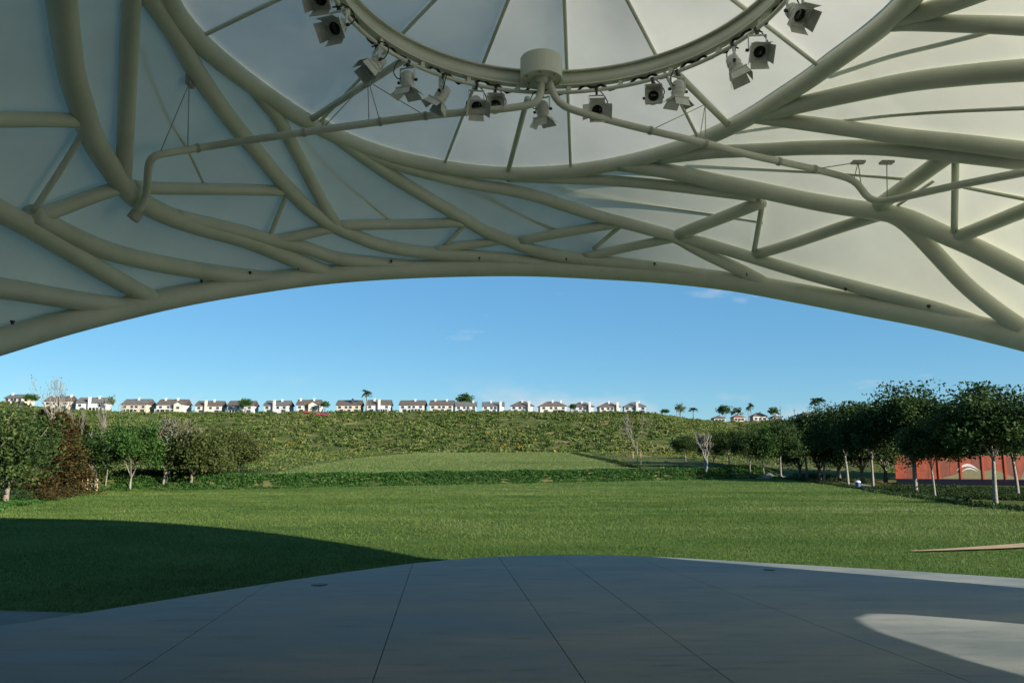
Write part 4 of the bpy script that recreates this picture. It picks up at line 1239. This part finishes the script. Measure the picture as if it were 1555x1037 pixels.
# ------------------------------------------------------------------ houses on the ridge
def window(h, cx, cz, w, hh, face_y, fn):
    o = fn('window', box((cx, face_y - 0.03, cz), (w + 0.3, 0.1, hh + 0.3)), 'trim', h)
    fn('pane', box((cx, face_y - 0.10, cz), (w, 0.06, hh)), 'pane', o)
def house(x0, x1, ytop, ybase, wallm, roofm, label, Y=404.0, rz=0.0, chim=((0.3, 1), (0.75, 1)), wing=None, patio=None, hip=False, depth=10.0, stor=2, wins=None, group=None):
    cxp = (x0 + x1) / 2
    base = at_y(cxp, ybase, Y)
    W = (x1 - x0) / FPX * Y * 0.82
    b = np.array([base[0], Y + depth / 2, tz(base[0], Y + depth / 2) - 0.2])
    b[2] = min(b[2], base[2] + 0.6)
    Htot = max(5.0, (ybase - ytop) / FPX * Y)
    h = link('house', None, None, loc=tuple(b)); h.rotation_euler = (0, 0, rz); tag(h, label, 'house', group)
    hw = Htot * 0.64
    r = random.Random(int(x0))
    def fn(nm, vf, m, par):
        return link(nm, new_mesh(nm, vf[0], vf[1]), M[m], par)
    D = depth
    # walls as a gabled prism
    V = [(-W/2, -D/2, -1.5), (W/2, -D/2, -1.5), (W/2, D/2, -1.5), (-W/2, D/2, -1.5), (-W/2, -D/2, hw), (W/2, -D/2, hw), (W/2, D/2, hw), (-W/2, D/2, hw)]
    F = [(0, 1, 5, 4), (2, 3, 7, 6), (1, 2, 6, 5), (3, 0, 4, 7), (4, 5, 6, 7)]
    if not hip:
        V += [(-W/2, 0, Htot - 0.15), (W/2, 0, Htot - 0.15)]
        F = [(0, 1, 5, 4), (2, 3, 7, 6), (1, 2, 6, 9, 5), (3, 0, 4, 8, 7), (4, 5, 9, 8), (6, 7, 8, 9)]
    wl_ = fn('wall', (V, F), wallm, h)
    e = 0.5; ov = 0.5
    he = hw - (Htot - hw) * ov / (D / 2)
    ins = D * 0.42 if hip else -e
    rx0, rx1 = -W / 2 - e, W / 2 + e
    V = [(rx0, -D/2 - ov, he), (rx1, -D/2 - ov, he), (rx1, D/2 + ov, he), (rx0, D/2 + ov, he), (-W/2 + ins, 0, Htot), (W/2 - ins, 0, Htot)]
    V += [(v[0], v[1], v[2] + 0.22) for v in V]
    F = [(0, 1, 5, 4)[::-1], (2, 3, 4, 5)[::-1], (6, 7, 11, 10), (8, 9, 10, 11), (0, 6, 7, 1)[::-1], (2, 8, 9, 3)[::-1], (1, 7, 8, 2)[::-1], (3, 9, 6, 0)[::-1]]
    F += [(7, 8, 11), (9, 6, 10), (1, 2, 5)[::-1], (3, 0, 4)[::-1]]
    rf = fn('roof', (V, F), roofm, h)
    for u, front in chim:
        cx = (u - 0.5) * W
        if front == 2:   # full-height chimney on the near wall
            fn('chimney', join(box((cx, -D/2 - 0.45, Htot * 0.5 - 0.6), (1.25, 0.9, Htot + 1.2)), box((cx, -D/2 - 0.45, Htot + 0.05), (1.45, 1.1, 0.25))), 'wall_white' if wallm != 'wall_cream' else 'wall_cream', h)
        else:
            fn('chimney', join(box((cx, -D * 0.12, Htot - 0.3), (0.9, 0.8, 2.2)), box((cx, -D * 0.12, Htot + 0.85), (1.1, 1.0, 0.2))), 'wall_white', rf)
    if wing:
        u0, u1, prj = wing      # projecting front gable
        c = ((u0 + u1) / 2 - 0.5) * W; w = (u1 - u0) * W
        gh = hw + w * 0.28
        V = [(c - w/2, -D/2 - prj, -1.5), (c + w/2, -D/2 - prj, -1.5), (c + w/2, -D/2 - prj, hw - .1), (c, -D/2 - prj, gh), (c - w/2, -D/2 - prj, hw - .1)]
        V += [(v[0], -D/2 + 1.5, v[2]) for v in V]
        F = [(0, 1, 2, 3, 4), (1, 6, 7, 2), (2, 7, 8, 3), (3, 8, 9, 4), (4, 9, 5, 0)]
        fn('wing', (V, F), wallm, h)
        V = [(c - w/2 - .4, -D/2 - prj - .4, hw - .3), (c, -D/2 - prj - .4, gh + .1), (c + w/2 + .4, -D/2 - prj - .4, hw - .3)]
        V += [(v[0], -D/2 + 2.4, v[2]) for v in V]; V += [(v[0], v[1], v[2] + .2) for v in V]
        fn('wing_roof', (V, [(0, 1, 4, 3), (1, 2, 5, 4), (6, 9, 10, 7), (7, 10, 11, 8), (0, 6, 7, 1), (1, 7, 8, 2), (0, 3, 9, 6), (2, 8, 11, 5)]), roofm, h)
        window(h, c, hw * 0.62, w * 0.32, 1.2, -D/2 - prj, fn)
    wl_list = wins or [(0.14, 0.70, 1.5), (0.42, 0.70, 1.3), (0.60, 0.70, 1.4), (0.88, 0.70, 1.4), (0.22, 0.26, 2.0), (0.55, 0.26, 1.6), (0.85, 0.26, 2.2)]
    for u, v, w in wl_list:
        if wing and wing[0] - 0.03 < u < wing[1] + 0.03: continue
        if any(front == 2 and abs(cu - u) * W < 1.9 for cu, front in chim): continue
        if patio and v < 0.4 and patio[0] < u < patio[1]: continue
        window(h, (u - 0.5) * W, hw * v, w, 1.25 if v > 0.5 else 1.7, -D/2, fn)
    if patio:
        u0, u1 = patio; c = ((u0 + u1) / 2 - 0.5) * W; w = (u1 - u0) * W
        pv = fn('patio_cover', box((c, -D/2 - 1.9, hw * 0.44), (w, 3.6, 0.3)), 'trim', h)
        for q in np.linspace(-w/2 + .3, w/2 - .3, 4):
            fn('patio_post', box((c + q, -D/2 - 3.5, hw * 0.2 - 0.6), (0.28, 0.28, hw * 0.44 + 1.0)), 'trim', pv)
        fn('patio_door', box((c, -D/2 - 0.06, hw * 0.2), (w * 0.8, 0.1, hw * 0.36)), 'pane', h)
    return h
HS = [
    (4, 37, 596, 612, 'wall_tan', 'roof_grey', 'grey-roofed house half hidden by trees beyond the dense evergreen', dict(chim=((0.15, 1),))),
    (63, 106, 601, 622, 'wall_cream', 'roof_brown', 'pale pink cream house with two chimneys behind the tallest bare tree', dict(chim=((0.2, 1), (0.95, 1)))),
    (110, 159, 603, 625, 'wall_white', 'roof_grey', 'white house with a broad front chimney next to the pink cream house', dict(chim=((0.5, 2), (0.72, 1)), patio=(0.55, 0.98))),
    (180, 227, 606, 628, 'wall_peach', 'roof_grey', 'peach stucco house with dark roof and shaded patio', dict(chim=((0.52, 1),), patio=(0.15, 0.65))),
    (233, 283, 606, 628, 'wall_cream', 'roof_brown', 'cream house with forward gable and long dark patio beside the peach one', dict(chim=((0.2, 1), (0.65, 1)), wing=(0.66, 0.98, 1.8), patio=(0.02, 0.6))),
    (292, 338, 606, 626, 'wall_cream', 'roof_brown', 'cream house with wide middle chimney between a gabled house and a tree', dict(chim=((0.42, 2), (0.64, 1)))),
    (341, 387, 606, 626, 'wall_white', 'roof_brown', 'white house partly covered by a bushy tree', dict(chim=((0.45, 1),), patio=(0.02, 0.4))),
    (397, 441, 606, 626, 'wall_white', 'roof_grey', 'white house with tall front chimney next to the pink flowering shrubs', dict(chim=((0.45, 2), (0.66, 1)))),
    (446, 487, 606, 627, 'wall_cream', 'roof_brown', 'cream house with front gable above the pink flowering shrubs', dict(chim=((0.1, 1), (0.7, 1)), wing=(0.55, 0.98, 1.6))),
    (507, 550, 606, 626, 'wall_tan', 'roof_brown', 'tan house with brown roof beside the single palm', dict(chim=((0.62, 1),))),
    (553, 595, 606, 626, 'wall_white', 'roof_brown', 'white house with two chimneys standing right by the palm', dict(chim=((0.28, 1), (0.55, 2)), patio=(0.62, 0.98))),
    (603, 648, 607, 626, 'wall_white', 'roof_brown', 'white house with plain front and one chimney, second past the palm', dict(chim=((0.6, 1),), patio=(0.5, 0.95))),
    (649, 692, 607, 626, 'wall_cream', 'roof_brown', 'cream house with dark side gable, third past the palm', dict(chim=((0.2, 1), (0.7, 1)))),
    (688, 726, 608, 625, 'wall_white', 'roof_grey', 'white grey-roofed house with a tree rising behind its roof', dict(chim=((0.85, 1),))),
    (729, 768, 609, 626, 'wall_white', 'roof_grey', 'white house with a wall-high chimney at its corner, past the roof tree', dict(chim=((0.4, 1), (0.85, 2)))),
    (773, 814, 608, 626, 'wall_white', 'roof_brown', 'low brown-roofed white house with corner chimney beyond the grey-roofed pair', dict(chim=((0.5, 1), (0.82, 2)), hip=True)),
    (815, 864, 608, 626, 'wall_cream', 'roof_brown', 'long cream-white house with dark hipped side, longest on the ridge', dict(chim=((0.5, 1), (0.82, 1)), hip=True)),
    (864, 906, 609, 626, 'wall_blue', 'roof_brown', 'bluish white house with corner chimney beside a dark bush', dict(chim=((0.5, 1), (0.82, 2)), hip=True)),
    (907, 945, 609, 626, 'wall_cream', 'roof_brown', 'cream house with tall corner chimney, last but one on the near ridge', dict(chim=((0.5, 1), (0.86, 2)), hip=True)),
    (946, 985, 610, 628, 'wall_blue', 'roof_grey', 'blue-white house with a wide chimney at the end of the near ridge', dict(chim=((0.6, 2), (0.72, 1)), hip=True)),
]
for x0, x1, yt, ybs, wm, rm, lab, kw in HS:
    house(x0, x1, yt, ybs, wm, rm, lab, rz=random.Random(x0).uniform(-0.08, 0.08), group='houses along the near ridge', **kw)
FH = [(1083, 1104, 634, 642, 'wall_tan', 'roof_brown', 'small tan far house below the round tree'),
      (1113, 1133, 630, 641, 'wall_peach', 'roof_red', 'small peach far house with reddish roof'),
      (1142, 1168, 628, 641, 'wall_white', 'roof_red', 'white far house with reddish hipped roof'),
      (1172, 1190, 633, 641, 'wall_blue', 'roof_grey', 'low bluish far house next to the round tree'),
      (1214, 1252, 621, 632, 'wall_white', 'roof_grey', 'long pale far house behind the pair of palms'),
      (1256, 1284, 620, 631, 'wall_cream', 'roof_grey', 'cream far house rising beyond the pair of palms')]
for x0, x1, yt, ybs, wm, rm, lab in FH:
    house(x0, x1, yt, ybs, wm, rm, lab, Y=604, hip=True, chim=((0.6, 1),), wins=[(0.2, 0.5, 2.0), (0.5, 0.5, 2.0), (0.8, 0.5, 2.2)], group='houses on the far ridge')

def ridge_plant(key, name, px, ybs, top, Y, label, w=1.0, rz=0.0, group=None):
    b = at_y(px, ybs, Y); b[2] = min(tz(b[0], b[1]), b[2] + 1.0)
    return plant(key, name, b, px_h(b, top), label, rz, w, group=group)
ridge_plant('palm', 'palm_tree', 556, 626, 592, 402, 'single palm standing between two ridge houses', 1.0)
ridge_plant('far_round', 'broadleaf_tree', 372, 627, 605, 398, 'bushy tree before a white ridge house', 1.1, 1.0)
ridge_plant('far_round', 'broadleaf_tree', 493, 627, 609, 400, 'small round tree beside a cream ridge house', 1.0, 2.0)
ridge_plant('far_round', 'broadleaf_tree', 705, 622, 597, 420, 'tree rising behind a grey-roofed ridge house', 1.0, 3.0)
ridge_plant('far_round', 'broadleaf_tree', 870, 627, 613, 399, 'dark bush beside a bluish white ridge house', 1.0, 0.3)
ridge_plant('far_pale', 'broadleaf_tree', 168, 626, 600, 400, 'narrow dark tree between white and peach ridge houses', 0.55, 0.3)
ridge_plant('far_round', 'broadleaf_tree', 46, 620, 598, 398, 'dark spreading tree between the half-hidden house and the pink cream house', 1.3, 1.3)
ridge_plant('far_pale', 'broadleaf_tree', 1033, 638, 612, 470, 'pale feathery tree alone on the ridge slope', 0.9, 0.0)
ridge_plant('palm', 'palm_tree', 1053, 638, 619, 500, 'small stout palm beside the pale feathery tree', 1.6, 1.0)
ridge_plant('far_round', 'broadleaf_tree', 1100, 641, 615, 606, 'round dark tree over the small tan far house', 0.95, 0.0)
ridge_plant('far_pale', 'broadleaf_tree', 1119, 641, 617, 612, 'grey-green tree over the small peach far house', 1.0, 2.0)
ridge_plant('palm', 'palm_tree', 1141, 641, 612, 606, 'thin tall palm beside the white far house', 0.7, 0.5)
ridge_plant('palm', 'palm_tree', 1137, 641, 617, 604, 'shorter thin palm beside the white far house', 0.7, 2.5)
ridge_plant('far_round', 'broadleaf_tree', 1176, 641, 618, 602, 'round tree over the low bluish far house', 0.95, 4.0)
ridge_plant('palm', 'palm_tree', 1238, 632, 605, 596, 'palm of a close pair before the long far house', 1.0, 0.0)
ridge_plant('palm', 'palm_tree', 1245, 632, 604, 598, 'fuller palm of a close pair before the long far house', 1.25, 1.0)
ridge_plant('far_round', 'broadleaf_tree', 1305, 632, 612, 590, 'far tree on the ridge above the street trees', 1.3, 1.0)
ridge_plant('far_round', 'broadleaf_tree', 1010, 634, 621, 430, 'low dark bush at the end of the near ridge', 1.5, 0.6)
for px, ytop, ybs, Y in ((1186, 617, 641, 610), (1207, 621, 640, 612), (1260, 612, 634, 615), (1028, 618, 637, 480)):
    b = at_y(px, ybs, Y); b[2] = tz(b[0], b[1]); h = px_h(b, ytop)
    V, F = join(tube(np.array([(0, 0, -0.5), (0, 0, h)]), 0.16, 6), box((0, 0, h - 0.8), (2.2, 0.2, 0.2)), box((0, 0, h - 1.8), (1.8, 0.2, 0.2)))
    o = link('utility_pole', new_mesh('utility_pole', V, F), M['bark_dark'], loc=tuple(b))
    tag(o, 'thin utility pole with crossarms on the far ridge', 'utility pole', 'utility poles on the far ridge')
# pink flowering shrubs
for i, (px, py) in enumerate(((465, 626), (484, 630), (492, 630))):
    b = on_ground(px, py + 1.5)
    r = np.random.default_rng(90 + i)
    C = r.normal(size=(160, 3)) * np.array([1.3, 0.9, 0.55]); C[:, 2] = np.abs(C[:, 2]) + 0.2
    V, F, T = leaves(C, 0.55, r, r.uniform(0, 1, 160))
    o = link('flowering_shrub', new_mesh('flowering_shrub', V, F, tint=T), M['flower'], loc=tuple(b))
    tag(o, 'pink flowering shrub on the slope below the cream ridge house', 'shrub', 'pink shrubs on the slope')

# ------------------------------------------------------------------ hillside scrub, bank ground cover, borders, grass
def mounds(C, R, H, n_leaf, size, r, T):
    """C (n,3) bases; leaf quads piled in half-ellipsoids"""
    n = len(C)
    d = r.normal(size=(n, n_leaf, 3)); d /= np.linalg.norm(d, axis=2)[..., None]
    d[..., 2] = np.abs(d[..., 2])
    rad = r.uniform(0.45, 1.0, (n, n_leaf, 1)) ** 0.6
    P = C[:, None, :] + d * rad * np.stack([R, R, H], -1)[:, None, :]
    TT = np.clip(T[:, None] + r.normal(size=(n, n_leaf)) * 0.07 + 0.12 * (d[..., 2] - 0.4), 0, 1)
    sz = np.repeat(size, n_leaf)
    return leaves(P.reshape(-1, 3), sz, r, TT.ravel())
r = np.random.default_rng(5)
N = 52000
X = r.uniform(-360, 330, N); Y = r.uniform(250, 640, N)
yr = 400 + np.clip((X - 75) * 2.2, 0, 200)
k = (Y > yr - 135) & (Y < yr + 4)
X, Y, yr = X[k], Y[k], yr[k]
# soil gaps
gapn = vnoise(X, Y, 19.0) + 0.8 * vnoise(X, Y, 7.0)
k = (gapn < 0.48) | (r.uniform(size=len(X)) < 0.25)
X, Y, yr = X[k], Y[k], yr[k]
C = np.c_[X, Y, terrain(X, Y) - 0.1]
low = np.clip(1 - (Y - (yr - 112)) / 55, 0, 1)
T = np.clip(0.42 + 0.15 * r.normal(size=len(X)) + 0.13 * vnoise(X, Y, 26.0) + 0.10 * vnoise(X, Y, 9.0), 0.02, 0.82)
yel = r.uniform(size=len(X)) < 0.22 * low * (vnoise(X, Y * 0.5, 30.0) > -0.1)
T = np.where(yel, r.uniform(0.86, 1.0, len(X)), T)
Rr = r.uniform(0.7, 1.6, len(X)) * r.choice([1.0, 1.0, 1.0, 1.5], len(X)); Hh = Rr * r.uniform(0.45, 0.85, len(X))
V, F, TT = mounds(C, Rr, Hh, 24, 0.45 + 0.35 * Rr, r, T)
o = link('hillside_scrub', new_mesh('hillside_scrub', V, F, tint=TT), M['scrub'])
stuff(o, 'olive and yellow scrub covering the hillside below the houses', 'scrub')
# scrub flat between the upper lawn and the hill
N = 12000
X = r.uniform(-130, 150, N); Y = r.uniform(72, 290, N)
k = ~((Y < yb(X) + 6) | ((X > np.interp(Y, UL[:, 1], UL[:, 0]) - 1) & (X < np.interp(Y, UR[:, 1], UR[:, 0]) + 1.5) & (Y < 133))) & ~((X > 20) & (Y < 110)) 
X, Y = X[k], Y[k]; N = len(X)
C = np.c_[X, Y, terrain(X, Y) - 0.1]
Rr = r.uniform(0.35, 0.9, N) * np.clip(Y / 200, 0.35, 1)
V, F, TT = mounds(C, Rr, Rr * 0.5, 22, 0.12 + 0.45 * Rr, r, np.clip(r.normal(0.55, 0.25, N), 0, 1))
o = link('meadow_scrub', new_mesh('meadow_scrub', V, F, tint=TT), M['scrub'])
stuff(o, 'low yellow green scrub on the flat before the hillside', 'scrub')
N = 2600
X = r.uniform(-50, -8, N); Y = r.uniform(62, 128, N)
k = (X < np.interp(Y, UL[:, 1], UL[:, 0]) - 0.6) & (Y > yb(X) + 4)
X, Y = X[k], Y[k]; N = len(X)
C = np.c_[X, Y, terrain(X, Y) - 0.05]
Rr = r.uniform(0.2, 0.6, N)
V, F, TT = mounds(C, Rr, Rr * 0.7, 24, 0.10 + 0.25 * Rr, r, np.clip(r.normal(0.4, 0.2, N), 0, 1))
o = link('lawn_side_scrub', new_mesh('lawn_side_scrub', V, F, tint=TT), M['scrub'])
stuff(o, 'low green scrub between the shrubby trees and the upper lawn', 'scrub')
# ground cover on the bank
N = 4600
X = r.uniform(-27.5, 27, N); dd = r.uniform(-0.2, 3.4, N); Y = yb(X) + dd
C = np.c_[X, Y, terrain(X, Y) - 0.03]
Rr = r.uniform(0.16, 0.38, N) * (1 + 0.5 * np.sin(X * 1.3) * np.sin(X * 0.47 + 1))
V, F, TT = mounds(C, Rr, Rr * 0.5, 30, np.full(N, 0.16), r, np.clip(r.normal(0.45, 0.2, N), 0, 1))
o = link('bank_ground_cover', new_mesh('bank_ground_cover', V, F, tint=TT), M['ivy'])
stuff(o, 'leafy green ground cover on the bank between the two lawns', 'ground cover')
def border(name, pts, w, N, R, T, m, label, seed):
    r = np.random.default_rng(seed)
    P = catmull(np.asarray(pts, float)[:, :2], 100)
    T_ = np.gradient(P, axis=0); T_ /= np.linalg.norm(T_, axis=1)[:, None]
    Nn = np.c_[-T_[:, 1], T_[:, 0]]
    i = r.integers(0, 100, N)
    q = P[i] + Nn[i] * r.uniform(w[0], w[1], N)[:, None] + r.normal(size=(N, 2)) * 0.15
    C = np.c_[q, terrain(q[:, 0], q[:, 1]) - 0.03]
    Rr = r.uniform(R[0], R[1], N)
    V, F, TT = mounds(C, Rr, Rr * 0.6, 26, np.full(N, 0.14), r, np.clip(r.normal(T[0], T[1], N), 0, 1))
    o = link(name, new_mesh(name, V, F, tint=TT), M[m])
    return stuff(o, label, 'planting')
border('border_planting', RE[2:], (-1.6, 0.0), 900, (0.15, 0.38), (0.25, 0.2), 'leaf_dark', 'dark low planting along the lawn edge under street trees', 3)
border('border_planting', LE[2:], (0.0, 1.6), 700, (0.12, 0.28), (0.5, 0.2), 'ivy', 'green grassy fringe along the lawn edge below the tree belt', 4)
border('border_planting', np.array([on_ground(1185, 722), on_ground(1240, 728), on_ground(1300, 736), on_ground(1350, 738)]) + np.array([1.5, 3, 0]), (-2.5, 1.5), 500, (0.2, 0.45), (0.8, 0.2), 'leaf_olive', 'yellowish low border behind the trees at the path bend', 6)
border('border_planting', np.array([at_y(875, 688, 128), at_y(915, 699, 102), at_y(968, 712, 78)]), (-1.0, 0.3), 500, (0.2, 0.5), (0.15, 0.12), 'leaf_dark', 'dark low hedge along the side of the upper lawn', 8)

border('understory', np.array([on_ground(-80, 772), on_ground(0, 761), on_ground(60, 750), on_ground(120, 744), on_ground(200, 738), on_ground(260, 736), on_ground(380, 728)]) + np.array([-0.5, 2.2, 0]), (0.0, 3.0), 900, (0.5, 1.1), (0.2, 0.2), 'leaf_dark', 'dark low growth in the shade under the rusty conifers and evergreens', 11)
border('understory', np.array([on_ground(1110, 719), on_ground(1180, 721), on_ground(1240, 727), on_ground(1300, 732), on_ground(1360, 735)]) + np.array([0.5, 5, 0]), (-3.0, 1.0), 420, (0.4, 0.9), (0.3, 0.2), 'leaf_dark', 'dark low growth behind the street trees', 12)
border('border_planting', np.array([on_ground(1350, 743), on_ground(1420, 746), on_ground(1500, 748), on_ground(1640, 752)]) + np.array([0, 3, 0]), (-14.0, 7.0), 3000, (0.3, 0.8), (0.2, 0.2), 'leaf_dark', 'dark low planting filling in for shadow between path and orange wall', 14)  # dark leaf mounds added to give this ground the tone of shadow
# low rusty shrubs at the left lawn edge
for i, (px, py) in enumerate(((88, 757), (70, 760), (100, 754))):
    b = on_ground(px, py); rr = np.random.default_rng(70 + i)
    C = rr.normal(size=(900, 3)) * np.array([0.35, 0.3, 0.22]); C[:, 2] = np.abs(C[:, 2]) + 0.05
    V, F, T = leaves(C, 0.10, rr, rr.uniform(0.1, 0.8, 900))
    o = link('low_shrub', new_mesh('low_shrub', V, F, tint=T), M['leaf_rust'], loc=tuple(b))
    tag(o, 'low rusty shrub at the lawn edge below the conifers', 'shrub', 'low rusty shrubs')

# mown grass blades
def lefts(y): return np.interp(y, LE[:, 1], LE[:, 0])
def rights(y): return np.interp(y, RE[:, 1], RE[:, 0])
def blades(y0, y1, dens, h, w, seed, xlim=0.74):
    r = np.random.default_rng(seed)
    xm = xlim * y1 + 2
    n = int((y1 - y0) * 2 * xm * dens)
    X = r.uniform(-xm, xm, n); Y = r.uniform(y0, y1, n)
    k = (np.abs(X) < xlim * Y + 2) & (X > lefts(Y)) & (X < rights(Y)) & (Y < yb(X))
    # off the stage, the pavement and the dirt path
    ex = np.array([p[0] for p in EDGE]); ey = np.array([p[1] for p in EDGE])
    k &= ~((X > -5.6) & (X < 9.5) & (Y < np.interp(X, ex, ey, left=7.4, right=9.0) + 0.02))
    pv = on_z(0, 931, LAWN_Z)
    k &= ~((X < -4.2) & (Y < pv[1] + 0.02 * (X - pv[0])))
    Pd = np.asarray(DP); yy = np.interp(X, Pd[:, 0], Pd[:, 1], left=-99, right=99); ww = np.interp(X, Pd[:, 0], (0.08, 0.45, 0.75, 1.0)) / 2
    k &= ~(np.abs(Y - yy) < ww * 1.02)
    X, Y = X[k], Y[k]; n = len(X)
    Z = terrain(X, Y) + 0.005
    a = r.uniform(0, math.pi, n); ln = r.normal(size=(n, 2)) * 0.5
    hh = h * r.uniform(0.5, 1.2, n)
    V = np.empty((n, 3, 3))
    V[:, 0] = np.c_[X - np.cos(a) * w / 2, Y - np.sin(a) * w / 2, Z]
    V[:, 1] = np.c_[X + np.cos(a) * w / 2, Y + np.sin(a) * w / 2, Z]
    V[:, 2] = np.c_[X + ln[:, 0] * hh, Y + ln[:, 1] * hh, Z + hh]
    t = 0.42 + 0.18 * vnoise(X * 0.6, Y, 0.9) + 0.17 * vnoise(X * 0.4, Y, 2.4) + 0.20 * vnoise(X * 0.5, Y, 7.0) + 0.10 * vnoise(X, Y, 17.0) + r.normal(size=n) * 0.16
    return V.reshape(-1, 3), np.arange(n * 3).reshape(n, 3), np.clip(t, 0, 1)
gv, gf, gt, bo = [], [], [], 0
for args in ((8.0, 17.5, 620, 0.05, 0.011, 1), (17.5, 26, 420, 0.05, 0.015, 2), (26, 40, 160, 0.055, 0.024, 3), (40, 56, 75, 0.06, 0.036, 4), (56, 82, 40, 0.065, 0.05, 5)):
    v, f, t = blades(*args)
    gv.append(v); gf.append(f + bo); gt.append(t); bo += len(v)
def blades_upper(n, seed):
    r = np.random.default_rng(seed)
    Y = r.uniform(min(UL[0, 1], UR[0, 1]), 133, n); X = r.uniform(-32, 22, n)
    u0 = np.interp(Y, UL[:, 1], UL[:, 0]); u1 = np.interp(Y, UR[:, 1], UR[:, 0])
    far = UL[2, 1] + (UR[2, 1] - UL[2, 1]) * (X - UL[2, 0]) / (UR[2, 0] - UL[2, 0])
    k = (X > u0) & (X < u1) & (Y < far) & (Y > yb(X) + 2.6)
    X, Y = X[k], Y[k]; n = len(X); Z = terrain(X, Y) + 0.02; a = r.uniform(0, math.pi, n); ln = r.normal(size=(n, 2)) * 0.5; hh = 0.07 * r.uniform(0.5, 1.2, n); w = 0.07
    V = np.empty((n, 3, 3))
    V[:, 0] = np.c_[X - np.cos(a) * w / 2, Y - np.sin(a) * w / 2, Z]; V[:, 1] = np.c_[X + np.cos(a) * w / 2, Y + np.sin(a) * w / 2, Z]; V[:, 2] = np.c_[X + ln[:, 0] * hh, Y + ln[:, 1] * hh, Z + hh]
    return V.reshape(-1, 3), np.arange(n * 3).reshape(n, 3), np.clip(0.72 + 0.15 * vnoise(X * 0.5, Y, 5.0) + r.normal(size=n) * 0.18, 0, 1)
v, f, t = blades_upper(150000, 9)
o = link('grass', new_mesh('grass', v, f, tint=t), M['blade'])
stuff(o, 'short mown grass covering the small upper lawn above the bank', 'grass')
o = link('grass', new_mesh('grass', np.concatenate(gv), np.concatenate(gf), tint=np.concatenate(gt)), M['blade'])
stuff(o, 'short mown grass covering the large lawn beyond the stage', 'grass')
